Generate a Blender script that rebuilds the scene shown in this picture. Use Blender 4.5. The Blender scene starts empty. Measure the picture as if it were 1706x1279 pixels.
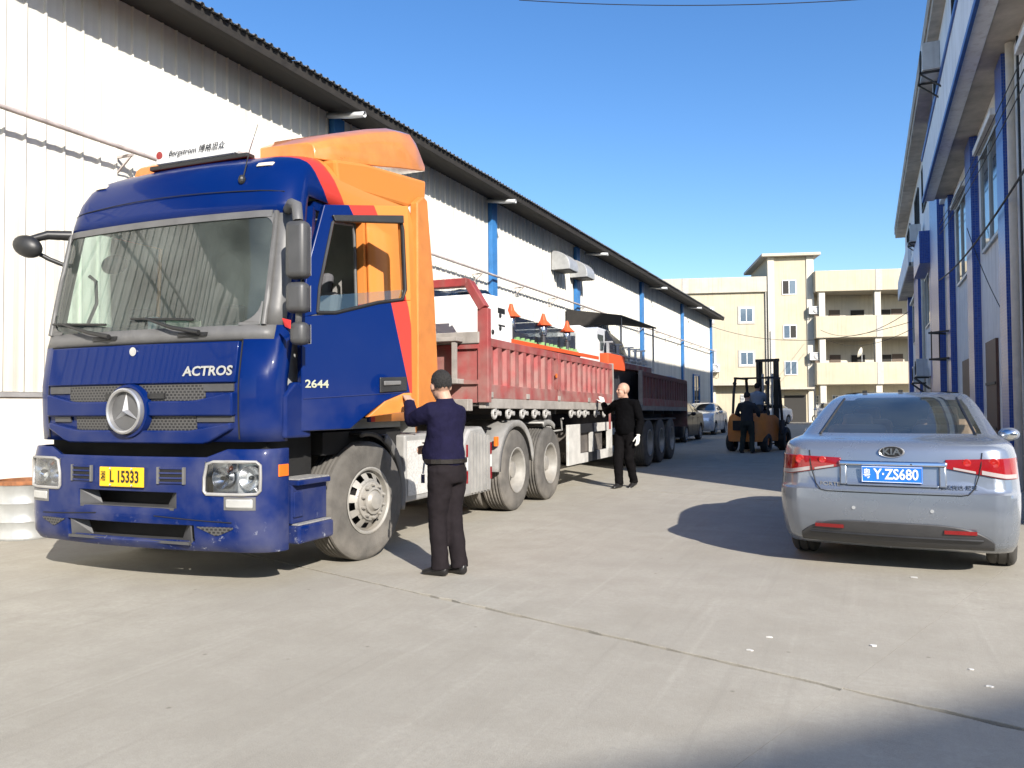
import bpy, bmesh, math, random
from mathutils import Vector, Matrix, Euler
R = math.radians
random.seed(7)
scene = bpy.context.scene
COL = scene.collection
# ---------------------------------------------------------------- camera
yaw, pitch, roll = R(23.9), math.atan(37.5 / 1340.0), R(0.4)
fw = Vector((-math.sin(yaw) * math.cos(pitch), math.cos(yaw) * math.cos(pitch), math.sin(pitch)))
r0 = Vector((math.cos(yaw), math.sin(yaw), 0)); u0 = r0.cross(fw)
rt = r0 * math.cos(roll) - u0 * math.sin(roll); up = u0 * math.cos(roll) + r0 * math.sin(roll)
cam_d = bpy.data.cameras.new('camera'); cam = bpy.data.objects.new('camera', cam_d); COL.objects.link(cam)
cam.matrix_world = Matrix(((rt.x, up.x, -fw.x, 0), (rt.y, up.y, -fw.y, 0), (rt.z, up.z, -fw.z, 1.35), (0, 0, 0, 1)))
cam_d.sensor_width = 36; cam_d.lens = 36 * 1340 / 1706.0; cam_d.clip_start = 0.05; cam_d.clip_end = 3000
scene.camera = cam
# ---------------------------------------------------------------- sky, sun, exposure
SUN_AZ = Vector((0.73, -0.683, 0)).normalized(); SUN_EL = R(28.5)
world = bpy.data.worlds.new('World'); scene.world = world; world.use_nodes = True
wn = world.node_tree.nodes; wl = world.node_tree.links
bg = wn['Background']; sky = wn.new('ShaderNodeTexSky'); sky.sky_type = 'NISHITA'; sky.sun_disc = False
sky.sun_elevation = SUN_EL; sky.sun_rotation = math.atan2(SUN_AZ.x, SUN_AZ.y)
sky.air_density = 1.0; sky.dust_density = 0.8; sky.ozone_density = 2.2; sky.altitude = 0
hs = wn.new('ShaderNodeHueSaturation'); hs.inputs['Saturation'].default_value = 1.28; hs.inputs['Hue'].default_value = 0.507
wl.new(sky.outputs[0], hs.inputs['Color']); wl.new(hs.outputs[0], bg.inputs[0]); bg.inputs[1].default_value = 0.124
sun_d = bpy.data.lights.new('sun', 'SUN'); sun_d.energy = 5.0; sun_d.angle = R(0.53); sun_d.color = (1, 0.94, 0.86)
sun = bpy.data.objects.new('sun', sun_d); COL.objects.link(sun); sun.location = (20, -20, 30)
sd = Vector((SUN_AZ.x * math.cos(SUN_EL), SUN_AZ.y * math.cos(SUN_EL), math.sin(SUN_EL)))
sun.rotation_euler = (-sd).to_track_quat('-Z', 'Y').to_euler()
scene.view_settings.view_transform = 'Standard'; scene.view_settings.look = 'None'
scene.view_settings.exposure = 0.78; scene.view_settings.gamma = 1
scene.render.engine = 'CYCLES'
scene.cycles.max_bounces = 8; scene.cycles.transparent_max_bounces = 12; scene.cycles.glossy_bounces = 4
scene.cycles.caustics_reflective = False; scene.cycles.caustics_refractive = False
scene.cycles.sample_clamp_indirect = 6

# ---------------------------------------------------------------- materials
MATS = {}
def sock(b, n): return b.inputs[n]
def M(name, col, rough=0.5, metal=0.0, var=0.12, scale=6.0, bump=0.0, bscale=60.0, coat=0.0, spec=0.5,
      dust=None, streak=0.0, emit=None, alpha=1.0, trans=0.0, detail=6.0):
    """procedural material; dust=(colour, z0, z1, amount) dust settled on the lower part of the thing"""
    if name in MATS: return MATS[name]
    m = bpy.data.materials.new(name); m.use_nodes = True
    nt = m.node_tree; n = nt.nodes; l = nt.links; b = n['Principled BSDF']
    tc = n.new('ShaderNodeTexCoord')
    nz = n.new('ShaderNodeTexNoise'); nz.inputs['Scale'].default_value = scale; nz.inputs['Detail'].default_value = detail
    nz.inputs['Roughness'].default_value = 0.62
    l.new(tc.outputs['Object'], nz.inputs['Vector'])
    mr = n.new('ShaderNodeMapRange'); mr.inputs['From Min'].default_value = 0.3; mr.inputs['From Max'].default_value = 0.7
    mr.inputs['To Min'].default_value = 1 - var; mr.inputs['To Max'].default_value = 1 + var
    l.new(nz.outputs[0], mr.inputs['Value'])
    mx = n.new('ShaderNodeMix'); mx.data_type = 'RGBA'; mx.blend_type = 'MULTIPLY'; mx.inputs[0].default_value = 1
    mx.inputs[6].default_value = (*col, 1); l.new(mr.outputs[0], mx.inputs[7])
    out = mx.outputs[2]
    if streak:
        mp = n.new('ShaderNodeMapping'); mp.inputs['Scale'].default_value = (9, 9, 0.35)
        l.new(tc.outputs['Object'], mp.inputs[0])
        n2 = n.new('ShaderNodeTexNoise'); n2.inputs['Scale'].default_value = 1.0; n2.inputs['Detail'].default_value = 5
        l.new(mp.outputs[0], n2.inputs['Vector'])
        r2 = n.new('ShaderNodeMapRange'); r2.inputs['From Min'].default_value = 0.5; r2.inputs['From Max'].default_value = 0.8
        r2.inputs['To Min'].default_value = 0; r2.inputs['To Max'].default_value = streak
        l.new(n2.outputs[0], r2.inputs['Value'])
        m2 = n.new('ShaderNodeMix'); m2.data_type = 'RGBA'; l.new(r2.outputs[0], m2.inputs[0])
        l.new(out, m2.inputs[6]); m2.inputs[7].default_value = (0.16, 0.13, 0.10, 1); out = m2.outputs[2]
    if dust:
        dc, z0, z1, amt = dust
        sx = n.new('ShaderNodeSeparateXYZ'); l.new(tc.outputs['Object'], sx.inputs[0])
        r3 = n.new('ShaderNodeMapRange'); r3.inputs['From Min'].default_value = z0; r3.inputs['From Max'].default_value = z1
        r3.inputs['To Min'].default_value = 1; r3.inputs['To Max'].default_value = 0
        l.new(sx.outputs[2], r3.inputs['Value'])
        n3 = n.new('ShaderNodeTexNoise'); n3.inputs['Scale'].default_value = 4; n3.inputs['Detail'].default_value = 8
        l.new(tc.outputs['Object'], n3.inputs['Vector'])
        r4 = n.new('ShaderNodeMapRange'); r4.inputs['From Min'].default_value = 0.35; r4.inputs['From Max'].default_value = 0.65
        r4.inputs['To Min'].default_value = 0.15; r4.inputs['To Max'].default_value = amt
        l.new(n3.outputs[0], r4.inputs['Value'])
        mu = n.new('ShaderNodeMath'); mu.operation = 'MULTIPLY'; l.new(r3.outputs[0], mu.inputs[0]); l.new(r4.outputs[0], mu.inputs[1])
        m3 = n.new('ShaderNodeMix'); m3.data_type = 'RGBA'; l.new(mu.outputs[0], m3.inputs[0])
        l.new(out, m3.inputs[6]); m3.inputs[7].default_value = (*dc, 1); out = m3.outputs[2]
    l.new(out, b.inputs['Base Color'])
    b.inputs['Metallic'].default_value = metal; b.inputs['Coat Weight'].default_value = coat
    b.inputs['Coat Roughness'].default_value = 0.04; b.inputs['Specular IOR Level'].default_value = spec
    if alpha < 1: b.inputs['Alpha'].default_value = alpha
    if trans: b.inputs['Transmission Weight'].default_value = trans
    rr = n.new('ShaderNodeMapRange'); rr.inputs['To Min'].default_value = max(0.02, rough * 0.8); rr.inputs['To Max'].default_value = min(1, rough * 1.2)
    l.new(nz.outputs[0], rr.inputs['Value']); l.new(rr.outputs[0], b.inputs['Roughness'])
    if bump:
        nb = n.new('ShaderNodeTexNoise'); nb.inputs['Scale'].default_value = bscale; nb.inputs['Detail'].default_value = 5
        l.new(tc.outputs['Object'], nb.inputs['Vector'])
        bp = n.new('ShaderNodeBump'); bp.inputs['Strength'].default_value = bump; bp.inputs['Distance'].default_value = 0.01
        l.new(nb.outputs[0], bp.inputs['Height']); l.new(bp.outputs[0], b.inputs['Normal'])
    if emit:
        b.inputs['Emission Color'].default_value = (*emit[0], 1); b.inputs['Emission Strength'].default_value = emit[1]
    MATS[name] = m; return m

def glass(name, tint=(0.75, 0.85, 0.8), fac_base=0.06, rough=0.0, film=0.0):
    """window glass: see-through tinted pane with a Fresnel reflection"""
    if name in MATS: return MATS[name]
    m = bpy.data.materials.new(name); m.use_nodes = True; nt = m.node_tree; n = nt.nodes; l = nt.links
    n.remove(n['Principled BSDF']); o = n['Material Output']
    t = n.new('ShaderNodeBsdfTransparent'); t.inputs[0].default_value = (*tint, 1)
    g = n.new('ShaderNodeBsdfGlossy'); g.inputs['Roughness'].default_value = rough; g.inputs[0].default_value = (1, 1, 1, 1)
    f = n.new('ShaderNodeFresnel'); f.inputs[0].default_value = 1.5
    a = n.new('ShaderNodeMath'); a.operation = 'ADD'; a.inputs[1].default_value = fac_base; l.new(f.outputs[0], a.inputs[0]); a.use_clamp = True
    tc = n.new('ShaderNodeTexCoord'); nz = n.new('ShaderNodeTexNoise'); nz.inputs['Scale'].default_value = 1.3
    l.new(tc.outputs['Object'], nz.inputs['Vector'])
    bp = n.new('ShaderNodeBump'); bp.inputs['Strength'].default_value = 0.02; bp.inputs['Distance'].default_value = 0.05
    l.new(nz.outputs[0], bp.inputs['Height']); l.new(bp.outputs[0], g.inputs['Normal'])
    s = n.new('ShaderNodeMixShader'); l.new(a.outputs[0], s.inputs[0]); l.new(t.outputs[0], s.inputs[1]); l.new(g.outputs[0], s.inputs[2])
    last = s.outputs[0]
    if film:                                              # thin film of road dust on the pane
        d = n.new('ShaderNodeBsdfDiffuse'); d.inputs[0].default_value = (.50, .58, .53, 1)
        nf = n.new('ShaderNodeTexNoise'); nf.inputs['Scale'].default_value = 2.2; nf.inputs['Detail'].default_value = 6; l.new(tc.outputs['Object'], nf.inputs['Vector'])
        rf = n.new('ShaderNodeMapRange'); rf.inputs['From Min'].default_value = .3; rf.inputs['From Max'].default_value = .7; rf.inputs['To Min'].default_value = film * .5; rf.inputs['To Max'].default_value = film * 1.5; l.new(nf.outputs[0], rf.inputs[0])
        s2 = n.new('ShaderNodeMixShader'); l.new(rf.outputs[0], s2.inputs[0]); l.new(last, s2.inputs[1]); l.new(d.outputs[0], s2.inputs[2]); last = s2.outputs[0]
    l.new(last, o.inputs[0]); MATS[name] = m; return m

# ---------------------------------------------------------------- mesh building
class MB:
    def __init__(s): s.v = []; s.f = []
    def add(s, vs, fs):
        o = len(s.v); s.v += [tuple(p) for p in vs]; s.f += [tuple(i + o for i in f) for f in fs]; return s
    def box(s, x0, x1, y0, y1, z0, z1):
        return s.add([(x0, y0, z0), (x1, y0, z0), (x1, y1, z0), (x0, y1, z0), (x0, y0, z1), (x1, y0, z1), (x1, y1, z1), (x0, y1, z1)],
                     [(0, 3, 2, 1), (4, 5, 6, 7), (0, 1, 5, 4), (1, 2, 6, 5), (2, 3, 7, 6), (3, 0, 4, 7)])
    def cbox(s, c, d, rot=None):
        mb = MB().box(-d[0] / 2, d[0] / 2, -d[1] / 2, d[1] / 2, -d[2] / 2, d[2] / 2)
        m = Matrix.Translation(c) @ (Euler(rot).to_matrix().to_4x4() if rot else Matrix())
        return s.add([m @ Vector(p) for p in mb.v], mb.f)
    def bar(s, a, b, w, h=None):
        """rectangular bar from a to b"""
        h = h or w; a = Vector(a); b = Vector(b); d = (b - a); L = d.length; d.normalize()
        u = d.cross(Vector((0, 0, 1)));  u = u.normalized() if u.length > 1e-3 else Vector((1, 0, 0))
        w2 = u.cross(d).normalized(); vs = []
        for p in (a, b):
            for i, j in ((-1, -1), (1, -1), (1, 1), (-1, 1)): vs.append(p + u * (i * w / 2) + w2 * (j * h / 2))
        return s.add(vs, [(0, 1, 2, 3), (7, 6, 5, 4), (0, 4, 5, 1), (1, 5, 6, 2), (2, 6, 7, 3), (3, 7, 4, 0)])
    def tube(s, pts, r, n=8, caps=True, r1=None):
        pts = [Vector(p) for p in pts]; N = len(pts); rs = r if isinstance(r, (list, tuple)) else [r] * N
        rings = []; pu = None
        for i, p in enumerate(pts):
            d = (pts[min(i + 1, N - 1)] - pts[max(i - 1, 0)]).normalized()
            if pu is None:
                pu = d.cross(Vector((0, 0, 1))); pu = pu if pu.length > 1e-3 else Vector((1, 0, 0))
            u = (pu - d * pu.dot(d)).normalized(); pu = u; w = d.cross(u)
            rings.append([p + (u * math.cos(2 * math.pi * k / n) + w * math.sin(2 * math.pi * k / n)) * rs[i] for k in range(n)])
        return s.loft(rings, caps)
    def loft(s, rings, caps=True):
        n = len(rings[0]); vs = [p for r in rings for p in r]; fs = []
        for i in range(len(rings) - 1):
            for k in range(n):
                a = i * n + k; b = i * n + (k + 1) % n; fs.append((a, b, b + n, a + n))
        if caps: fs.append(tuple(reversed(range(n)))); fs.append(tuple(range((len(rings) - 1) * n, len(rings) * n)))
        return s.add(vs, fs)
    def lathe(s, prof, c=(0, 0, 0), axis='x', n=32, closed=False, caps=None):
        """prof: list of (radius, height along axis)"""
        rings = []
        for r, h in prof:
            ring = []
            for k in range(n):
                a = 2 * math.pi * k / n; p = r * math.cos(a); q = r * math.sin(a)
                ring.append({'x': (c[0] + h, c[1] + p, c[2] + q), 'y': (c[0] + p, c[1] + h, c[2] + q), 'z': (c[0] + p, c[1] + q, c[2] + h)}[axis])
            rings.append(ring)
        if closed: rings.append(rings[0])
        return s.loft(rings, caps=(not closed) if caps is None else caps)
    def prism(s, poly, axis, a, b):
        """2-d polygon extruded: axis x -> (y,z), y -> (x,z), z -> (x,y)"""
        def P(p, h): return {'x': (h, p[0], p[1]), 'y': (p[0], h, p[1]), 'z': (p[0], p[1], h)}[axis]
        n = len(poly); vs = [P(p, a) for p in poly] + [P(p, b) for p in poly]
        return s.add(vs, [tuple(range(n))[::-1], tuple(range(n, 2 * n))] + [(i, (i + 1) % n, (i + 1) % n + n, i + n) for i in range(n)])
    def grid(s, fn, us, vs, keep=None):
        o = len(us); V = [fn(u, v) for v in vs for u in us]; F = []
        for j in range(len(vs) - 1):
            for i in range(len(us) - 1):
                if keep is None or keep(i, j): F.append((j * o + i, j * o + i + 1, (j + 1) * o + i + 1, (j + 1) * o + i))
        return s.add(V, F)
    def ellipsoid(s, c, r, n=14, m=10, rot=None):
        mt = Euler(rot).to_matrix() if rot else Matrix.Identity(3); rings = []
        for j in range(m + 1):
            t = math.pi * (j + 0.02) / (m + 0.04); rings.append([Vector(c) + mt @ Vector((r[0] * math.sin(t) * math.cos(2 * math.pi * k / n), r[1] * math.sin(t) * math.sin(2 * math.pi * k / n), -r[2] * math.cos(t))) for k in range(n)])
        return s.loft(rings)
    def mesh(s, name, fix=True):
        me = bpy.data.meshes.new(name); me.from_pydata(s.v, [], s.f); me.update()
        if fix:
            bm = bmesh.new(); bm.from_mesh(me); bmesh.ops.remove_doubles(bm, verts=bm.verts, dist=1e-5)
            bmesh.ops.delete(bm, geom=[v for v in bm.verts if not v.link_faces], context='VERTS'); bmesh.ops.recalc_face_normals(bm, faces=bm.faces); bm.to_mesh(me); bm.free()
        return me
    def build(s, name, mat, parent=None, smooth=None, bevel=0, solid=0, subd=0, fix=True, remesh=0, smoothit=0, boolean=None, bseg=2):
        me = s.mesh(name, fix)
        return mkobj(name, me, mat, parent, smooth, bevel, solid, subd, remesh, smoothit, bseg)

def mkobj(name, me, mat, parent=None, smooth=None, bevel=0, solid=0, subd=0, remesh=0, smoothit=0, bseg=2):
    o = bpy.data.objects.new(name, me); COL.objects.link(o)
    for m in (mat if isinstance(mat, (list, tuple)) else [mat]): me.materials.append(m)
    if parent: o.parent = parent
    if smooth is not None:
        me.polygons.foreach_set('use_smooth', [True] * len(me.polygons))
        if smooth < 179: me.set_sharp_from_angle(angle=R(smooth))
    if solid:
        md = o.modifiers.new('solidify', 'SOLIDIFY'); md.thickness = abs(solid); md.offset = -1 if solid > 0 else 0
        if len(me.materials) > 1: md.material_offset = 1; md.material_offset_rim = 0
    if remesh:
        md = o.modifiers.new('remesh', 'REMESH'); md.mode = 'VOXEL'; md.voxel_size = remesh; md.use_smooth_shade = True
    if smoothit:
        md = o.modifiers.new('smooth', 'SMOOTH'); md.iterations = smoothit; md.factor = 0.5
    if bevel:
        md = o.modifiers.new('bevel', 'BEVEL'); md.width = bevel; md.segments = bseg; md.limit_method = 'ANGLE'; md.angle_limit = R(35)
        md.harden_normals = False
    if subd:
        md = o.modifiers.new('subd', 'SUBSURF'); md.levels = subd; md.render_levels = subd
    return o

def tag(o, label=None, cat=None, group=None, kind=None):
    if label: o['label'] = label
    if cat: o['category'] = cat
    if group: o['group'] = group
    if kind: o['kind'] = kind
    return o
def thing(name, label, cat, loc=(0, 0, 0), rz=0, group=None):
    o = bpy.data.objects.new(name, None); COL.objects.link(o); o.location = loc; o.rotation_euler = (0, 0, rz); o.empty_display_size = 0.2
    return tag(o, label, cat, group)
def kids(o): return [c for c in bpy.data.objects if c.parent == o]
CH = {}
def copy_tree(o, parent=None):
    c = o.copy(); COL.objects.link(c); c.parent = parent
    for k in CH.get(o.name, kids(o)): copy_tree(k, c)
    return c

def inst(o, parent, loc=None, rot=None, scale=None):
    c = o.copy(); COL.objects.link(c); c.parent = parent
    if loc is not None: c.location = loc
    if rot is not None: c.rotation_euler = rot
    if scale is not None: c.scale = scale
    return c
def text(name, body, size, mat, parent, m, extrude=0.002, align='CENTER', sx=1.0, bold=0.0, shear=0.0):
    """lettering as mesh; m = matrix placing the text plane (x right, y up, z out)"""
    cu = bpy.data.curves.new(name, 'FONT'); cu.body = body; cu.size = size; cu.extrude = extrude; cu.align_x = align; cu.align_y = 'CENTER'
    cu.offset = bold; cu.shear = shear; cu.resolution_u = 3
    t = bpy.data.objects.new(name + '_curve', cu); COL.objects.link(t)
    dg = bpy.context.evaluated_depsgraph_get(); me = bpy.data.meshes.new_from_object(t.evaluated_get(dg))
    bpy.data.objects.remove(t); bpy.data.curves.remove(cu)
    me.transform(m @ Matrix.Diagonal((sx, 1, 1, 1))); me.materials.clear()
    return mkobj(name, me, mat, parent)
def lerp(tab, t):
    if t <= tab[0][0]: return tab[0][1]
    for (a, x), (b, y) in zip(tab, tab[1:]):
        if t <= b: return x + (y - x) * (t - a) / (b - a)
    return tab[-1][1]
def frange(a, b, n): return [a + (b - a) * i / n for i in range(n + 1)]
def plane_m(o, xdir, ydir):
    x = Vector(xdir).normalized(); y = Vector(ydir); y = (y - x * y.dot(x)).normalized(); z = x.cross(y); o = Vector(o)
    return Matrix(((x.x, y.x, z.x, o.x), (x.y, y.y, z.y, o.y), (x.z, y.z, z.z, o.z), (0, 0, 0, 1)))
# ================================================================ ground
def concrete_mat():
    m = bpy.data.materials.new('yard_concrete'); m.use_nodes = True; nt = m.node_tree; n = nt.nodes; l = nt.links; b = n['Principled BSDF']
    g = n.new('ShaderNodeNewGeometry')
    def noise(sc, det=6, rough=0.6, vec=None):
        t = n.new('ShaderNodeTexNoise'); t.inputs['Scale'].default_value = sc; t.inputs['Detail'].default_value = det; t.inputs['Roughness'].default_value = rough
        l.new(vec or g.outputs['Position'], t.inputs['Vector']); return t.outputs[0]
    def rng(v, a, b_, c, d):
        r = n.new('ShaderNodeMapRange'); r.inputs['From Min'].default_value = a; r.inputs['From Max'].default_value = b_
        r.inputs['To Min'].default_value = c; r.inputs['To Max'].default_value = d; l.new(v, r.inputs['Value']); return r.outputs[0]
    def mix(f, c1, c2, mode='MIX'):
        x = n.new('ShaderNodeMix'); x.data_type = 'RGBA'; x.blend_type = mode
        if isinstance(f, float): x.inputs[0].default_value = f
        else: l.new(f, x.inputs[0])
        for i, c in ((6, c1), (7, c2)):
            if isinstance(c, tuple): x.inputs[i].default_value = (*c, 1)
            else: l.new(c, x.inputs[i])
        return x.outputs[2]
    def rotmap(deg, sc):
        mp = n.new('ShaderNodeMapping'); mp.inputs['Rotation'].default_value = (0, 0, R(deg)); mp.inputs['Scale'].default_value = sc
        l.new(g.outputs['Position'], mp.inputs[0]); return mp.outputs[0]
    base = mix(rng(noise(0.45, 5), 0.35, 0.65, 0, 1), (0.319, 0.294, 0.244), (0.397, 0.370, 0.310))
    base = mix(rng(noise(2.6, 7, 0.65), 0.42, 0.62, 0, 0.55), base, (0.268, 0.242, 0.195))
    # tyre drag and broom marks, two directions
    base = mix(rng(noise(1.0, 5, 0.6, rotmap(-16, (14, 0.5, 1))), 0.56, 0.72, 0, 0.35), base, (0.222, 0.203, 0.166))
    base = mix(rng(noise(1.0, 5, 0.6, rotmap(60, (9, 0.35, 1))), 0.57, 0.75, 0, 0.4), base, (0.481, 0.452, 0.381))
    base = mix(rng(noise(0.9, 6, 0.7), 0.58, 0.70, 0, 0.5), base, (0.204, 0.185, 0.149))
    base = mix(rng(noise(30, 6, .7), 0.35, 0.65, 0, 0.5), base, (0.258, 0.240, 0.199))
    base = mix(rng(noise(190, 2), 0.35, 0.7, 0.0, 0.45), base, (0.462, 0.434, 0.365))
    # small pits and chips
    vo = n.new('ShaderNodeTexVoronoi'); vo.inputs['Scale'].default_value = 3.2; l.new(g.outputs['Position'], vo.inputs['Vector'])
    spot = rng(vo.outputs['Distance'], 0.02, 0.05, 1, 0)
    base = mix(rng(spot, 0, 1, 0, 0.6), base, (0.148, 0.132, 0.100))
    l.new(base, b.inputs['Base Color']); b.inputs['Roughness'].default_value = 0.88; b.inputs['Specular IOR Level'].default_value = 0.25
    bp = n.new('ShaderNodeBump'); bp.inputs['Strength'].default_value = 0.6; bp.inputs['Distance'].default_value = 0.006
    l.new(noise(90, 8, 0.75), bp.inputs['Height']); l.new(bp.outputs[0], b.inputs['Normal'])
    return m
CONC = concrete_mat()
ground = MB().box(-900, 900, -600, 1500, -1.0, -0.03).build('ground', M('joint_dirt', (0.07, 0.06, 0.05), 0.95))
tag(ground, kind='structure')
A0 = Vector((-3.65, 5.3, 0)); ea = math.atan2(-1.38, 4.24); e1 = Vector((math.cos(ea), math.sin(ea), 0)); e2 = Vector((-math.sin(ea), math.cos(ea), 0))
# cross joint passes through (0.4, 5.8)
off1 = (Vector((0.39, 5.8, 0)) - A0).dot(e1)
SL1, SL2 = 6.5, 7.0
def slab_mesh(k):
    rnd = random.Random(k); N = 26
    def jit(): return .011 + rnd.uniform(0, 0.009) + (rnd.random() < 0.15) * rnd.uniform(0.004, 0.02)
    loop = []; tiny = .001
    for i in range(60): loop.append((SL1 * i / 60, jit()))
    for i in range(6): loop.append((SL1 - tiny, SL2 * i / 6))
    for i in range(60): loop.append((SL1 - SL1 * i / 60, SL2 - jit()))
    for i in range(6): loop.append((tiny, SL2 - SL2 * i / 6))
    n = len(loop); c = Vector((SL1 / 2, SL2 / 2))
    def ins(p, d): v = Vector(p); return Vector((v.x, v.y + (d if v.y < c.y else -d)))
    v = [(p[0], p[1], -0.05) for p in loop] + [(p[0], p[1], -0.002) for p in loop] + [(*ins(p, 0.003), 0.0) for p in loop]
    f = [(i, (i + 1) % n, (i + 1) % n + n, i + n) for i in range(n)] + [(i + n, (i + 1) % n + n, (i + 1) % n + 2 * n, i + 2 * n) for i in range(n)] + [tuple(range(2 * n, 3 * n))]
    mb = MB(); mb.add(v, f); return mb.mesh('slab')
slabs = [slab_mesh(k) for k in range(4)]
for s_ in slabs: s_.materials.append(CONC)
k = 0
for i in range(-5, 5):
    for j in range(-3, 13):
        p = A0 + e1 * (off1 + i * SL1 + 0.004) + e2 * (j * SL2 + 0.004)
        c = p + e1 * SL1 / 2 + e2 * SL2 / 2
        if not (-13 < c.x < 14 and -16 < c.y < 86): continue
        o = bpy.data.objects.new('concrete_slab', slabs[k % 4]); COL.objects.link(o); k += 1
        o.parent = ground; o.location = p; o.rotation_euler = (0, 0, ea)
# flecks of white paint and paper lying about
mb = MB(); rnd = random.Random(5)
for x, y, s in ((-0.55, 4.9, .020), (-0.62, 4.6, .022), (0.0, 4.95, .025), (0.45, 4.7, .018), (.50, 4.45, .022), (.75, 4.72, .016), (0.3, 7.0, .04)):
    n = 7; pts = [(x + s * rnd.uniform(.5, 1.1) * math.cos(2 * math.pi * q / n), y + .6 * s * rnd.uniform(.4, 1.1) * math.sin(2 * math.pi * q / n)) for q in range(n)]
    mb.prism(pts, 'z', 0.001, 0.006)
o = mb.build('litter_scraps', M('paper_white', (.62, .61, .57), .7)); tag(o, 'small white scraps of paper and paint lying on the concrete', 'litter', kind='stuff')

# ================================================================ warehouse (left)
WX = -9.0
m_panel = M('white_cladding', (.70, .68, .60), .45, var=.06, scale=1.5, streak=.3)
def per_panel(m, amt):
    nt = m.node_tree; n = nt.nodes; l = nt.links; b = n['Principled BSDF']; src = b.inputs['Base Color'].links[0].from_socket
    oi = n.new('ShaderNodeObjectInfo'); mr = n.new('ShaderNodeMapRange'); mr.inputs['To Min'].default_value = 1 - amt; mr.inputs['To Max'].default_value = 1 + amt * .4; l.new(oi.outputs['Random'], mr.inputs[0])
    mx = n.new('ShaderNodeMix'); mx.data_type = 'RGBA'; mx.blend_type = 'MULTIPLY'; mx.inputs[0].default_value = 1; l.new(src, mx.inputs[6]); l.new(mr.outputs[0], mx.inputs[7]); l.new(mx.outputs[2], b.inputs['Base Color'])
per_panel(m_panel, .12)
m_plast = M('white_plaster', (.74, .73, .68), .85, var=.10, scale=2.5, bump=.4, bscale=30, streak=.3)
m_blue = M('blue_paint', (.035, .17, .42), .45, var=.15, scale=4, streak=.12)
m_dark = M('dark_steel', (.035, .033, .03), .6, var=.3)
m_roof = M('roof_sheet', (.22, .23, .24), .5, metal=.4, var=.2)
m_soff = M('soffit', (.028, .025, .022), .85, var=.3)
m_pipe = M('grey_pipe', (.40, .35, .33), .55, var=.25)
m_gal = M('galvanised', (.50, .51, .51), .45, metal=.5, var=.12)
m_glassd = M('dark_window_glass', (.03, .045, .05), .06, var=.1, spec=.8)
wh = thing('warehouse_building', 'long white warehouse clad in vertical ribbed sheets with dark eaves and blue posts', 'warehouse', (WX, 5, 0))
def wl_(x, y, z): return (x - WX, y - 5, z)
def W(mb, name, mat, parent=None, **k):
    mb.v = [wl_(*p) for p in mb.v]; return mb.build(name, mat, parent or wh, **k)
wall_m = W(MB().box(-24, -9.03, -14, 51, 0, 6.85), 'wall', m_plast)
# cladding sheets: flat with a folded rib at each seam
PW = 0.2505; z0, z1 = 1.56, 6.86
prof = [(0, 0.0), (.055, 0.0), (.12, .006), (.19, 0.0), (.212, 0.0), (.222, .028), (.238, .030), (.2475, 0.012), (.2475, -0.004)]
mbp = MB()
mbp.add([(x, y, z) for z in (z0, z1) for y, x in prof], [(i, i + 1, i + 1 + len(prof), i + len(prof)) for i in range(len(prof) - 1)])
pm = mbp.mesh('cladding'); pm.materials.append(m_panel)
y = 5.0; rnd = random.Random(3)
for i in range(-44, 184):
    o = bpy.data.objects.new('cladding_panel', pm); COL.objects.link(o); o.parent = wh
    o.location = (0.0 + rnd.uniform(-.003, .003), i * PW, 0); o.rotation_euler = (0, 0, rnd.uniform(-.006, .006))
mbx = MB().box(-9.06, -8.985, -14, -6.05, 1.56, 6.86); W(mbx, 'rear_cladding', m_panel)
W(MB().box(-9.02, -8.96, -14, 51, 1.50, 1.555), 'drip_trim', m_gal)
m_tile = M('wall_tile', (.72, .70, .64), .6, var=.08, scale=3, streak=.15)
W(MB().box(-9.02, -8.985, -14, 51.0, 0, 1.5), 'plinth', m_tile)
# eaves
W(MB().prism([(-8.36, 6.67), (-8.24, 6.67), (-8.20, 6.82), (-8.24, 6.82), (-8.27, 6.70), (-8.36, 6.70)], 'y', -14, 51.6), 'gutter', m_soff, bevel=.01)  # near-black tone stands in for shade under the roof overhang
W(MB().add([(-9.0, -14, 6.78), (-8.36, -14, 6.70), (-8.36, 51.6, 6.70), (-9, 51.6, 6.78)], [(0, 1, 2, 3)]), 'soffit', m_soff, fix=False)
# roof sheets
RP = .86; pr = []
for q in range(5):
    b0 = q * .172; pr += [(b0, 0), (b0 + .08, 0), (b0 + .1, .035), (b0 + .14, .035), (b0 + .16, 0)]
pr.append((RP, 0))
mbr = MB(); n = len(pr)
mbr.add([(0.0, yy, h) for yy, h in pr] + [(-8.0, yy, 1.1 + h) for yy, h in pr], [(i, i + 1, i + 1 + n, i + n) for i in range(n - 1)])
rm = mbr.mesh('roofsheet'); rm.materials.append(m_roof)
for i in range(int(65.5 / RP)):
    o = bpy.data.objects.new('roof_sheet', rm); COL.objects.link(o); o.parent = wh; o.location = wl_(-8.14, -14 + i * RP, 6.82 + random.uniform(-.006, .006))
# posts
for y in (12.2, 18.95, 25.6, 34.1, 42.4, 50.85):
    W(MB().box(-8.98, -8.86, y - .16, y + .16, 0, 6.7), 'post', m_blue, bevel=.008)
for y in (11.9, 18.6, 26.5, 35.4, 43.5):
    W(MB().tube([(-8.9, y, 6.66), (-8.5, y, 6.6), (-8.1, y, 6.56)], .055, 12, caps=False), 'drain_spout', m_gal, smooth=40, solid=.006)
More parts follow.
